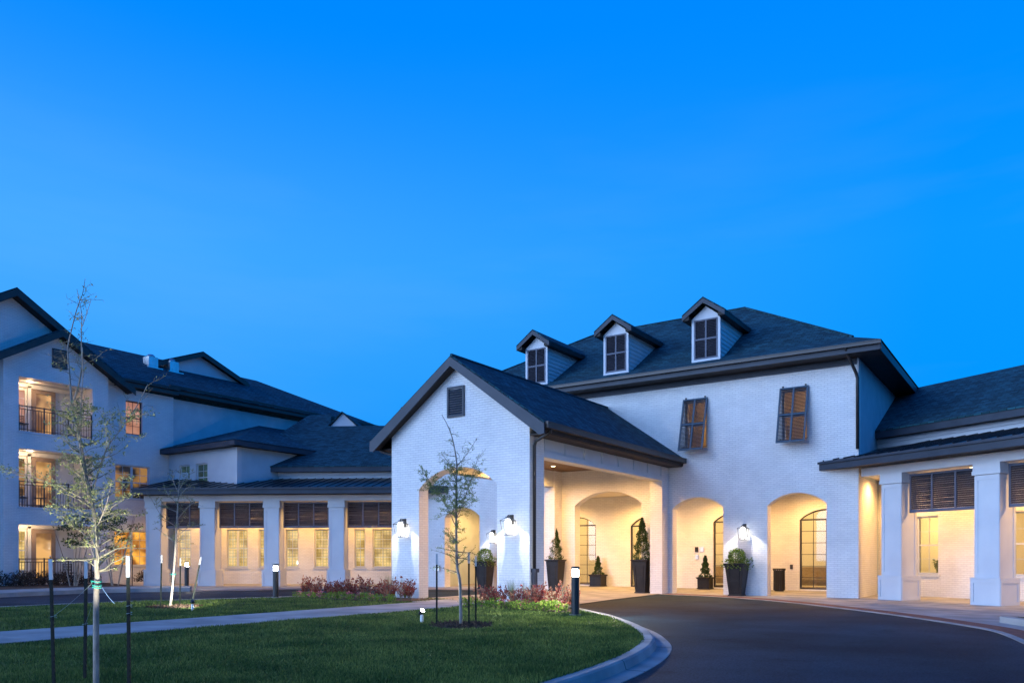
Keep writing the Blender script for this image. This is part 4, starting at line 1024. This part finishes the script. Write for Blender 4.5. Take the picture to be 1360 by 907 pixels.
def young_tree(label, bx, by, bz_, Y, px0, stems, branches, leafm, nleaf, leafs, trunk_r, seed, lz=(0,9), spread=1.0, minr=.0022, twigs=5, name='young_tree', zc=99):
    """stems: lists of (dx, height, depth) in metres on the trunk's own axes; limbs and twigs grow from them"""
    random.seed(seed); t = thing(name, label, 'tree', (bx,by,bz_)); base = Vector((bx,by,0))
    W_ = lambda p: base+RX*p[0]+FW_*p[2]+Vector((0,0,p[1]))
    tb = MB(); V, Fc = [], []; tips = []
    segs = []
    for k,(st,r0,r1) in enumerate(stems):
        P = catmull([tuple(W_(p)) for p in st], 5); n = len(P)
        rs = [max(minr, r0+(r1-r0)*i/(n-1)) for i in range(n)]; tb.tube(P, rs, 8 if r0 > .015 else 5); segs.append((P, rs))
    tk = tb.build('trunk','bark',t,smooth=True)
    lb = MB()
    for si,(P, rs) in enumerate(segs):
        for _ in range(max(2,int(branches*min(2.2,(P[-1]-P[0]).length*1.1)))):
            i = random.randrange(max(1,len(P)//5), len(P)-1); p = P[i]
            if not (lz[0] < p.z < lz[1]) or (p.z > zc and random.random() < .65): continue
            hgt = (p.z-lz[0])/(lz[1]-lz[0]+1e-6)
            L = spread*random.uniform(.35,1.0)*(1.15-.75*hgt)
            a = random.uniform(0,2*math.pi); d = Vector((math.cos(a),math.sin(a),random.uniform(.15,.8))).normalized()
            pts = [p.copy()]; q = p.copy()
            for s_ in range(5):
                d = (d+Vector((random.gauss(0,.22),random.gauss(0,.22),random.gauss(-.02,.18)))).normalized(); q = q+d*L/5; pts.append(q.copy())
                for tw in range(twigs):
                    if random.random() < .55:
                        dd = (d+Vector((random.gauss(0,.9),random.gauss(0,.9),random.gauss(.2,.6)))).normalized(); tl = random.uniform(.04,.16)*spread
                        lb.tube([q, q+dd*tl], [minr*.8, minr*.5], 3); tips.append((q, q+dd*tl))
            r_ = min(rs[i]*.6, .010); lb.tube(pts, [max(minr, r_*(1-j/5.5)) for j in range(6)], 5)
            tips.append((pts[-2], pts[-1]))
    lb.build('limbs','twig',t)
    for _ in range(nleaf):
        a_, b_ = random.choice(tips)
        while a_.z > zc and random.random() < .85: a_, b_ = random.choice(tips)
        p = a_.lerp(b_, random.random()**.6)+Vector((random.gauss(0,.012),random.gauss(0,.012),random.gauss(0,.012)))
        leaf(V, Fc, p, leafs*random.uniform(.6,1.3), .3, 2.0)
    if nleaf: mk('leaves', V, Fc, leafm, t)
    return t
def pxs(L, px0, Y, dz=0, dep=None):
    return [((px-px0)*Y/1050, 1.3+(740-py)*Y/1050, (dep[i] if dep else 0)) for i,(px,py) in enumerate(L)]
# nearest tree (measured outline of its leaders, given depth of its own)
Yn = 7.0
s1 = pxs([(128,921),(128,803),(129.6,769),(128.6,742),(126,702),(120,668),(110,630),(102,583),(94.6,549),(93,532)],128,Yn,dep=[0,0,0,0,.02,.03,.05,.05,.04,.03])
s2 = pxs([(93,532),(90,513),(86,494),(82,459),(85,434),(95,403),(103,388),(107,366)],128,Yn,dep=[.03,.05,.08,.10,.12,.10,.08,.08])
s3 = pxs([(94.6,536),(106,514),(115,494),(119,486),(120.5,453),(123.5,426),(119,394)],128,Yn,dep=[.03,-.02,-.08,-.12,-.15,-.18,-.2])
s4 = pxs([(121,670),(116,632),(116,590),(120.5,554),(126,510),(128,470)],128,Yn,dep=[.03,-.05,-.12,-.16,-.2,-.22])
s5 = pxs([(119,660),(122,634),(131,590),(146,563),(164,531),(176,500)],128,Yn,dep=[.03,.08,.16,.22,.26,.3])
s6 = pxs([(126,705),(140,690),(158,668),(172,640)],128,Yn,dep=[.0,-.08,-.2,-.3])
s7 = pxs([(128,745),(108,712),(84,696),(64,680)],128,Yn,dep=[0,.08,.15,.2])
s8 = pxs([(121,668),(98,652),(72,640),(50,632)],128,Yn,dep=[0,-.1,-.2,-.28])
s9 = pxs([(123.5,441),(129,425),(135,406)],128,Yn,dep=[-.17,-.17,-.17])
s10 = pxs([(95,403),(108,402),(119,401)],128,Yn,dep=[.1,0,-.1])
young_tree('tall thin young tree with pale lit leaves and forked leaders nearest the camera',7.0,-23.33,.085,7,128,
    [(s1,.026,.012),(s2,.009,.002),(s3,.009,.002),(s4,.008,.003),(s5,.009,.003),(s6,.006,.002),(s7,.007,.002),(s8,.006,.002),(s9,.003,.002),(s10,.002,.0015)],
    30,'leaf1',4200,.022,.029,3,lz=(1.15,3.7),spread=.46,minr=.0014,twigs=2,zc=2.65)
Ym = 14.0
m1 = pxs([(612,832),(611,775),(607,750),(606,700),(606,640),(606,612),(600,580),(593,562),(586,549)],612,Ym,dep=[0,0,0,0,.03,.05,.08,.1,.12])
m2 = pxs([(606,690),(616,662),(626,632),(634,605)],612,Ym,dep=[0,.1,.2,.25]); m3 = pxs([(606,700),(592,670),(578,650),(566,632)],612,Ym,dep=[0,-.1,-.15,-.2])
m4 = pxs([(606,620),(622,600),(634,582)],612,Ym,dep=[.05,0,-.05]); m5 = pxs([(606,640),(596,615),(584,600)],612,Ym,dep=[.05,.1,.15])
young_tree('young tree with small green leaves in front of the porte cochere arch',5.36,-15.98,.085,14,612,
    [(m1,.030,.004),(m2,.009,.003),(m3,.009,.003),(m4,.007,.003),(m5,.007,.003)],44,'leaf2',9000,.021,.03,11,lz=(1.0,3.5),spread=.50,minr=.0018,twigs=3,zc=2.95)
Yl = 19.1
l1 = pxs([(225.6,807),(229,775),(233,720),(234,695),(236,650),(238,617)],225.6,Yl,dep=[0,0,0,.02,.05,.1])
ls = []
for (a,b,c_) in (((234,700),(218,685),(205,660)),((234,690),(252,672),(264,668)),((235,670),(222,655),(208,640)),((236,660),(250,648),(262,642)),((235,680),(215,672),(200,668)),((236,655),(228,635),(222,622)),((237,650),(246,634),(252,624)),((234,712),(250,700),(270,696)),((233,722),(218,712),(208,700))):
    ls.append((pxs([a,b,c_],225.6,Yl,dep=[.05,random.uniform(-.2,.2),random.uniform(-.4,.4)]),.010,.004))
young_tree('sparse nearly bare young tree with pale bark and leaning stake',-3.58,-15.9,.085,19,225.6,[(l1,.034,.007)]+ls,9,'leaf1',1100,.026,.03,5,lz=(1.5,3.5),spread=.45,minr=.0035,twigs=3)

def bed_tree(x, y, label, seed, h=3.2):
    random.seed(seed); t = thing('small_tree', label, 'tree', (x,y,.13)); tb = MB(); V, Fc = [], []
    for k in range(4):
        a = random.uniform(0,6.28); p0 = Vector((x+.12*math.cos(a),y+.12*math.sin(a),.1)); top = Vector((x+.75*math.cos(a),y+.75*math.sin(a),h*random.uniform(.8,1)))
        tb.tube(catmull([tuple(p0),tuple(p0.lerp(top,.4)+Vector((0,0,.2))),tuple(top)],4),[.03,.028,.026,.024,.02,.017,.014,.011,.008],6)
    tb.build('trunk','bark',t)
    for k in range(17):
        a = random.uniform(0,6.28); r_ = random.uniform(.1,1.0)*.85; z = random.uniform(1.7,h)
        leaf_cloud(V, Fc, (x+r_*math.cos(a),y+r_*math.sin(a),z), 85, random.uniform(.22,.40), .085, .38)
    mk('crown', V, Fc, 'leaf_dark', t)
bed_tree(-18.4,-9.0,'dark green layered tree right of the orange lit window',21); bed_tree(-19.2,-10.3,'dark green layered tree in front of the orange lit window',22,3.0)

def stake(x, y, z, h, lean, label, r=.018, m='stake', white=.19):
    t = thing('tree_stake', label, 'stake', (x,y,z), 'dark metal tree stakes'); d = Vector((lean[0],lean[1],1)).normalized()
    m_ = MB(); b0 = Vector((x,y,z-.05)); e = Vector((x,y,z))+d*(h-white)
    m_.beam(b0, e, r*2, r*.5, up=tuple(FW_)); m_.beam(b0+FW_*r*.6, e+FW_*r*.6, r*.5, r*1.5, up=tuple(FW_))
    L_ = (e-b0).length; k = .1
    while k < L_: q = b0+(e-b0)*(k/L_)-FW_*r*.45; m_.beam(q-d*.006, q+d*.006, r*1.1, r*.4, up=tuple(FW_)); k += .055
    m_.build('post', m, t)
    m_ = MB(); m_.beam(e+d*.002, Vector((x,y,z))+d*h, r*2.1, r*.9, up=tuple(FW_)); m_.build('reflective_tip','white_metal',t)
def campt(px, py, Y):
    X = (px-680)*Y/1050; p = Vector((CAMX,CAMY,CAMZ))+RX*X+FW_*Y; p.z = 1.3+(740-py)*Y/1050; return p
for px, topy, Y, lean, lb in ((72,742,7.2,(-.028,0),'leftmost dark stake around the nearest tree'),(112.5,742,7.7,(.012,0),'middle dark stake just left of the nearest trunk'),(171.5,738,7.0,(-.008,0),'dark stake right of the nearest trunk')):
    p = campt(px, 900, Y); p.z = .085; stake(p.x-RX.x*lean[0]*0, p.y, .085, 1.3+(740-topy)*Y/1050-.085, (RX.x*lean[0],RX.y*lean[0]), lb, .0155)
for (x,y,h,lb,ln) in ((4.91,-16.1,1.28,'left dark stake of the middle tree',(0,0)),(5.48,-15.90,1.30,'front stake right of the middle trunk',(0,0)),(5.10,-15.19,1.24,'rear stake right of the middle trunk',(0,0)),
                   (-3.77,-16.03,1.27,'upright stake left of the sparse tree',(.02,.01)),(-3.17,-15.62,1.25,'leaning stake right of the sparse tree',(.17,.115)),(-3.95,-15.4,1.2,'rear stake behind the sparse tree',(.02,0))):
    stake(x,y,.085,h,ln,lb,.016)
for (x,y,lb) in ((-19.9,-10.9,'stake beside the orange lit window'),(-18.9,-9.6,'stake in front of the orange lit window'),(-17.8,-8.6,'stake among the trunks near the end column')):
    stake(x,y,.13,1.25,(random.uniform(-.05,.05),0),lb,.02,white=.05)
# straps and wires on the nearest tree
t = thing('tree_tie', 'teal strap and wires tied round the nearest trunk', 'tree tie', tuple(campt(129,775,7)))
m_ = MB(); c = campt(129,772,7)
for dz in (0,-.035,-.052): 
    m_.tube([c+RX*.036*math.cos(a)+FW_*.036*math.sin(a)+Vector((0,0,dz+.006*math.sin(2*a))) for a in [k*math.pi/7 for k in range(15)]], .0055, 6)
m_.tube([c+RX*-.035,c+RX*-.055+Vector((0,0,.012)),c+RX*-.045+Vector((0,0,-.01))], .005, 6)
m_.build('strap','teal',t)
m_ = MB()
def sag(p,q,s): 
    return [p.lerp(q,k/8)+Vector((0,0,-s*math.sin(math.pi*k/8))) for k in range(9)]
m_.tube(sag(c+RX*-.03, campt(71,818,7.2), .012), .0016, 4); m_.tube(sag(c+Vector((0,0,-.05)), campt(113,830,7.7), .01), .0016, 4)
m_.tube(sag(c+RX*.03+Vector((0,0,-.03)), campt(152,801,6.9), .012), .0016, 4)
for pp in (campt(71,820,7.19),campt(113,830,7.69),campt(171.5,806,6.98),campt(171.5,816,6.98)):
    m_.tube([pp+RX*.024*math.cos(a)+FW_*.024*math.sin(a)+Vector((0,0,.003*a)) for a in [k*math.pi/5 for k in range(14)]], .0016, 4)
m_.build('wire','wire',t)
t = thing('tree_tie', 'teal strap tied round the sparse tree', 'tree tie', (-3.55,-15.88,.75)); m_ = MB(); c = campt(230,762,19.1)
m_.tube([c+RX*.05*math.cos(a)+FW_*.05*math.sin(a) for a in [k*math.pi/7 for k in range(15)]], .018, 6); m_.build('strap','teal',t)
# mulch rings
def ring_mulch(cx, cy, r_, lb):
    random.seed(int(cx*10)); V, Fc = [], []
    m_ = MB(); n = 28; pr = [(r_*(1+.1*math.sin(3*k)+random.uniform(-.05,.05))) for k in range(n)]
    m_.add([(cx,cy,.125)]+[(cx+pr[k]*.7*math.cos(k*2*math.pi/n),cy+pr[k]*.7*math.sin(k*2*math.pi/n),.118) for k in range(n)]+[(cx+pr[k]*math.cos(k*2*math.pi/n),cy+pr[k]*math.sin(k*2*math.pi/n),.08) for k in range(n)],
           [(0,1+k,1+(k+1)%n) for k in range(n)]+[(1+k,1+n+k,1+n+(k+1)%n,1+(k+1)%n) for k in range(n)])
    o = m_.build('mulch','mulch'); o['kind'] = 'stuff'; o['label'] = lb; o['category'] = 'mulch'
    for _ in range(900):
        a = random.uniform(0,6.28); q = r_*math.sqrt(random.random())*1.05; leaf(V, Fc, Vector((cx+q*math.cos(a),cy+q*math.sin(a),.125)), random.uniform(.03,.07), 0, 1.6)
    c_ = mk('bark_chips', V, Fc, 'mulch', o)
ring_mulch(5.36,-15.98,.52,'dark mulch ring at the foot of the middle tree'); ring_mulch(-3.5,-15.85,.6,'dark mulch ring at the foot of the sparse tree')

# planters
def urn(x, y, z, h, wt, wb_, label, plant, ph, boxy=False):
    t = thing('potted_plant', label, 'potted plant', (x,y,z), 'black planters with evergreens'); m_ = MB()
    m_.taper(x,y,z,z+.04,wb_+.05,wb_+.05); m_.taper(x,y,z+.042,z+h-.07,wb_,wt-.05)
    m_.taper(x,y,z+h-.068,z+h-.03,wt-.01,wt+.02); m_.taper(x,y,z+h-.028,z+h,wt+.05,wt+.05)
    # raised panels on each side
    if not boxy:
        for s_ in (-1,1):
            for zz0,zz1 in ((.10,.46),(.50,.86)):
                za, zb_ = z+.04+(h-.11)*zz0, z+.04+(h-.11)*zz1
                wa = wb_+(wt-.05-wb_)*zz0; wc = wb_+(wt-.05-wb_)*zz1
                m_.beam((x-wa*.30,y+s_*(wa/2+.003),za),(x+wa*.30,y+s_*(wa/2+.003),za),.012,.02); m_.beam((x-wc*.30,y+s_*(wc/2+.003),zb_),(x+wc*.30,y+s_*(wc/2+.003),zb_),.012,.02)
                for q in (-1,1): m_.beam((x+q*wa*.31,y+s_*(wa/2+.003),za),(x+q*wc*.31,y+s_*(wc/2+.003),zb_),.02,.012)
    m_.build('planter','black',t)
    m_ = MB(); m_.taper(x,y,z+h-.02,z+h+.005,wt-.04,wt-.04); m_.build('soil','mulch',t)
    V, Fc = [], []; zb_ = z+h
    if plant == 'conifer':
        n = int(2600*ph)
        for _ in range(n):
            u = random.random()**.8; rr = ph*.21*(1-u)**.8*(1+.25*math.sin(u*23+random.random()))+.015; a = random.uniform(0,6.28); q = rr*random.uniform(.55,1.12)
            p = Vector((x+q*math.cos(a),y+q*math.sin(a),zb_+.02+u*ph*random.uniform(.97,1.04)))
            leaf(V, Fc, p, .045, 1.6, 2.4, Vector((math.cos(a)*.5+random.gauss(0,.3),math.sin(a)*.5+random.gauss(0,.3),1.1)).normalized())
        for _ in range(160): a = random.uniform(0,6.28); leaf(V, Fc, Vector((x+wt*.42*math.cos(a),y+wt*.42*math.sin(a),zb_+random.uniform(0,.06))), .06, .3)
        mk('foliage', V, Fc, 'conifer', t)
    else:
        for _ in range(1500):
            d = Vector((random.gauss(0,1),random.gauss(0,1),random.gauss(.2,1))).normalized(); q = ph*random.uniform(.75,1.08)
            leaf(V, Fc, Vector((x+d.x*q,y+d.y*q,zb_+ph*.75+d.z*q)), .055, .3, 1.7)
        for _ in range(420):
            a = random.uniform(0,6.28); q = wt*random.uniform(.3,.78); leaf(V, Fc, Vector((x+q*math.cos(a),y+q*math.sin(a),zb_+random.uniform(-.22,.16)*(q/wt)*1.6+.03)), .075, -.3, 1.8)
        mk('foliage', V, Fc, 'boxleaf', t)
random.seed(5)
urn(-2.05,-.42,.0,1.22,.60,.40,'tall black planter with a conifer left of the entry arch','conifer',1.15)
urn(1.62,-.36,.0,1.22,.60,.38,'tall black planter with a conifer right of the entry arch','conifer',1.45)
urn(-1.99,3.0,.07,.50,.58,.52,'low square black planter with a small conifer inside the entry arch','conifer',.72,True)
urn(2.86,2.75,.07,.46,.52,.46,'low square black planter with a small conifer in the arch beside the porte cochere','conifer',.78,True)
urn(5.15,-.38,.0,1.10,.68,.42,'tall black planter with bright round shrub below the lantern between two arches','box',.28)
urn(-5.35,-.6,.0,1.14,.62,.42,'tall black planter with round shrub seen through the porte cochere arch','box',.30)

# litter bin, wall plates
t = thing('litter_bin', 'black slatted litter bin standing inside the right arch', 'litter bin', (5.74,2.6,.06)); m_ = MB()
for k in range(20):
    a = 2*math.pi*k/20; cx_, cy_ = 5.74+.19*math.cos(a), 2.6+.19*math.sin(a); m_.tube([(cx_,cy_,.10),(cx_,cy_,.80),(cx_+.03*math.cos(a),cy_+.03*math.sin(a),.87)], .016, 5)
m_.build('slats','dark',t); m_ = MB(); m_.lathe([(.16,.065),(.17,.09),(.17,.80),(.16,.82)],18,(5.74,2.6)); m_.build('liner','bollard',t)
m_ = MB(); m_.lathe([(.23,.86),(.24,.88),(.23,.90)],20,(5.74,2.6)); m_.build('rim','dark',t)
def plate_thing(name, x, z, w_, h_, m, label, y=3.3, cat='wall plate'):
    m_ = MB(); m_.box(x-w_/2,x+w_/2,y-.03,y-.001,z-h_/2,z+h_/2); m_.box(x-w_*.3,x+w_*.3,y-.036,y-.0305,z-h_*.3,z+h_*.3); o = m_.build(name, m); tag(o, label, cat, 'wall plates'); return o
plate_thing('keypad',2.30,1.62,.13,.20,'black','small black keypad on the back wall left of the low planter'); plate_thing('sign_plate',2.52,1.62,.15,.18,'galv','small grey plate beside the keypad')
plate_thing('call_button',2.32,1.32,.12,.18,'galv','small grey call box below the keypad'); plate_thing('socket_cover',6.0,.95,.10,.17,'louver','small brown socket cover beside the litter bin')
o = MB(); o.lathe([(.0,1.0),(.01,1.0)],4,(0,0))
m_ = MB(); m_.box(-8.42,-8.22,-.10,-.001,.70,.95); m_.tube([(-8.32,-.06,.95),(-8.32,-.06,.99)],.06,12); o = m_.build('fire_hose_connection','galv'); tag(o,'small grey pipe connection on the wall left of the distant arch','pipe fitting')

# furniture glimpsed through the arched windows
def sofa(x, y, w_, label, rot=0):
    t = thing('sofa', label, 'sofa', (x,y,.07)); m_ = MB(); m_.box(x-w_/2,x+w_/2,y-.4,y+.4,.20,.46); m_.build('seat','sofa',t)
    m_ = MB(); m_.box(x-w_/2,x+w_/2,y+.22,y+.42,.462,.92); m_.build('backrest','sofa',t)
    for s_ in (-1,1): m_ = MB(); xa,xb = sorted((x+s_*w_/2,x+s_*(w_/2-.16))); m_.box(xa,xb,y-.4,y+.218,.462,.66); m_.build('armrest','sofa',t)
    for s_ in (-1,1):
        for q in (-1,1): m_ = MB(); m_.tube([(x+s_*(w_/2-.08),y+q*.33,.07),(x+s_*(w_/2-.08),y+q*.33,.20)],.025,8); m_.build('leg','dark',t)
sofa(6.2,5.6,1.9,'tan sofa seen low through the right arched window'); sofa(2.4,6.3,1.6,'tan sofa in the hall behind the second arch')
def picture(x, z, w_, h_, label, y=7.6):
    t = thing('picture_frame', label, 'picture', (x,y,z), 'framed prints in the hall'); m_ = MB(FM); m_.plate(rect(x-w_/2,x+w_/2,z-h_/2,z+h_/2),[rect(x-w_/2+.06,x+w_/2-.06,z-h_/2+.06,z+h_/2-.06)],y-.05,y-.002); m_.build('frame','soffit',t)
    m_ = MB(); m_.box(x-w_/2+.06,x+w_/2-.06,y-.03,y-.01,z-h_/2+.06,z+h_/2-.06); m_.build('print','plaster',t); m_ = MB(); m_.box(x-w_*.18,x+w_*.18,y-.036,y-.031,z-h_*.2,z+h_*.2); m_.build('image','art',t)
picture(-7.0,2.0,.9,.9,'lower framed print behind the window left of the entry'); picture(-7.0,3.05,.9,.8,'upper framed print behind the window left of the entry'); picture(-.2,2.0,1.0,.9,'framed print on the hall wall behind the second arch')
# exit sign
t = thing('exit_sign','small red lit exit sign seen through the first right wing window','exit sign', tuple(FR @ Vector((.2,6.1,2.35))))
m_ = MB(FR); m_.box(.02,.36,6.12,6.17,2.25,2.45); m_.build('housing','white_metal',t)
cu = bpy.data.curves.new('exit_text','FONT'); cu.body = 'EXIT'; cu.size = .17; cu.extrude = .003; cu.align_x = 'CENTER'; cu.align_y = 'CENTER'
to = bpy.data.objects.new('tmp', cu); col.objects.link(to); dg = bpy.context.evaluated_depsgraph_get(); tm = bpy.data.meshes.new_from_object(to.evaluated_get(dg)); bpy.data.objects.remove(to)
tm.materials.clear(); tm.materials.append(MT['red']); lo = bpy.data.objects.new('lettering', tm); col.objects.link(lo); lo.parent = t
wp = FR @ Vector((.19,6.112,2.35)); lo.location = wp-Vector(t.location); lo.rotation_euler = (R(90),0,R(-30))
# plant on the window sill
t = thing('house_plant','leafy plant in a pot inside the first right wing window','plant', tuple(FR @ Vector((.25,3.6,.08)))); p = FR @ Vector((.22,3.65,0))
m_ = MB(); m_.lathe([(.12,.08),(.17,.62)],14,(p.x,p.y)); m_.build('pot','plaster',t); V,Fc=[],[]
for _ in range(150):
    a=random.uniform(0,6.28); leaf(V,Fc,Vector((p.x+.18*math.cos(a)*random.random(),p.y+.18*math.sin(a)*random.random(),.66+random.random()*.55)),.13,.6,2.2)
mk('leaves',V,Fc,'leaf2',t)

# shrubs in the front beds
def shrub_proto(name, kind, m, seed, label, cat='shrub'):
    random.seed(seed); t = thing(name, label, cat, (0,0,0)); V, Fc = [], []; tb = MB()
    if kind == 'red':
        for k in range(9):
            a = random.uniform(0,6.28); top = Vector((.24*math.cos(a)*random.uniform(.3,1.1),.24*math.sin(a)*random.uniform(.3,1.1),random.uniform(.3,.58)))
            tb.tube([(0,0,0),tuple(top*.5+Vector((0,0,.05))),tuple(top)],[.006,.005,.003],4)
            for _ in range(13):
                u = random.uniform(.35,1.05); q = top*u; d = Vector((math.cos(a)*.5+random.gauss(0,.7),math.sin(a)*.5+random.gauss(0,.7),random.gauss(.8,.4))).normalized()
                leaf(V, Fc, q+Vector((random.gauss(0,.02),random.gauss(0,.02),0)), .075*random.uniform(.6,1.2), .8, 2.1, d)
    elif kind == 'low':
        for _ in range(110):
            a = random.uniform(0,6.28); q = .14*math.sqrt(random.random()); leaf(V, Fc, Vector((q*math.cos(a),q*math.sin(a),random.uniform(.02,.22))), .055, .7, 2.0)
        tb.tube([(0,0,0),(0,0,.1)],.01,4)
    elif kind == 'dark':
        for _ in range(380):
            d = Vector((random.gauss(0,1),random.gauss(0,1),abs(random.gauss(.3,1)))).normalized(); q = random.uniform(.5,1.1)
            leaf(V, Fc, Vector((d.x*.42*q,d.y*.42*q,d.z*.55*q+.03)), .085, .5, 2.0)
        tb.tube([(0,0,0),(0,0,.3)],.015,4)
    elif kind == 'grass':
        for _ in range(140):
            a = random.uniform(0,6.28); L_ = random.uniform(.35,.7); d = Vector((math.cos(a)*random.uniform(.1,.6),math.sin(a)*random.uniform(.1,.6),1)).normalized(); s_ = Vector((-math.sin(a),math.cos(a),0))*.004
            o = len(V); V += [Vector((0,0,0))+s_, -s_, d*L_-s_*.2, d*L_+s_*.2]; Fc.append((o,o+1,o+2,o+3))
        tb.tube([(0,0,0),(0,0,.05)],.02,4)
    tb.build('stems','twig',t); mk('leaves',V,Fc,m,t)
    return t
def scatter(protos, pts, labelf, group, smin=.8, smax=1.2):
    for i,(x,y,z) in enumerate(pts):
        pr = protos[i%len(protos)]; lb = labelf(i)
        if not pr.get('used'):
            pr['used'] = 1; pr.location = (x,y,z); pr.rotation_euler = (0,0,random.uniform(0,6)); pr['label'] = lb; pr['group'] = group; s_ = random.uniform(smin,smax); pr.scale = (s_,s_,s_)
        else: dup(pr,(x,y,z),random.uniform(0,6.28),lb,random.uniform(smin,smax),group)
reds = [shrub_proto('red_shrub','red','redleaf',31,'x'),shrub_proto('red_shrub','red','pinkleaf',32,'x'),shrub_proto('red_shrub','red','redleaf',33,'x')]
random.seed(9)
pl_ = []
for k in range(30):
    u = k/29; pl_.append((-4.75+u*4.05+random.uniform(-.08,.08), -10.75+.35*math.sin(u*3.1)*-.4+random.choice((0,.42,.8))*(.8 if u>.1 else .3)+random.uniform(-.05,.05), .10))
scatter(reds, pl_, lambda i: 'red and salmon leaved shrub in the bed left of the path', 'red shrubs left of the path', .75, 1.1)
pr_ = []
for k in range(26):
    u = k/25; pr_.append((2.2+u*2.8+random.uniform(-.08,.08), -11.35-.25*u+random.choice((0,.45,.9))*(1-.55*u)+random.uniform(-.05,.05), .10))
reds2 = [dup(r_,(0,0,0),0,'x') for r_ in reds]
for r_ in reds2: r_['used'] = 0
scatter(reds2, pr_, lambda i: 'red and salmon leaved shrub in the bed right of the path', 'red shrubs right of the path', .7, 1.05)
lows = [shrub_proto('bedding_plant','low','limeleaf',41,'x','plant'),shrub_proto('bedding_plant','low','limeleaf',42,'x','plant')]
scatter(lows, [(2.15+.165*k, -11.72-.018*k+random.uniform(-.05,.05), .10) for k in range(19)], lambda i: 'low lime green bedding plant edging the bed right of the path', 'lime bedding plants right of the path', .7, 1.1)
fl = [shrub_proto('flower_clump','low','pinkflower',43,'x','flower')]
lows2 = [dup(l_,(0,0,0),0,'x') for l_ in lows]
for r_ in lows2: r_['used'] = 0
scatter(lows2, [(-4.8+.22*k, -11.02+.0*k+random.uniform(-.06,.06), .10) for k in range(19)], lambda i: 'low green bedding plant edging the bed left of the path', 'bedding plants left of the path', .6, .95)
scatter(fl, [(-4.7+.5*k+random.uniform(-.1,.1), -10.93+random.uniform(-.05,.05), .13) for k in range(7)]+[(2.6+.55*k, -11.55, .13) for k in range(5)], lambda i: 'small clump of pink flowers at the front of the beds', 'pink flower clumps', .6, .9)
gs = [shrub_proto('ornamental_grass','grass','strawgrass',51,'x','plant')]
scatter(gs, [(-2.2,-9.75,.1),(-1.5,-9.8,.1),(2.45,-10.1,.1),(3.0,-10.3,.1)], lambda i: ('feathery grass clump left of the left pier foot','feathery grass clump right of the left pier foot','feathery grass clump at the right pier foot','feathery grass clump below the drain pipe')[i], 'feathery grass clumps')
dk = [shrub_proto('dark_shrub','dark','deepleaf',61,'x'),shrub_proto('dark_shrub','dark','deepleaf',62,'x')]
scatter(dk, [(-21.2,-7.23-5.6+.62*k,.13) for k in range(8)]+[(-21.3,-6.0,.13),(-20.9,-5.3,.13),(-20.6,-11.6,.13),(-20.5,-10.2,.13)], lambda i: 'low dark bronze shrub along the foot of the three-storey house', 'dark shrubs at the three-storey house', .8, 1.1)
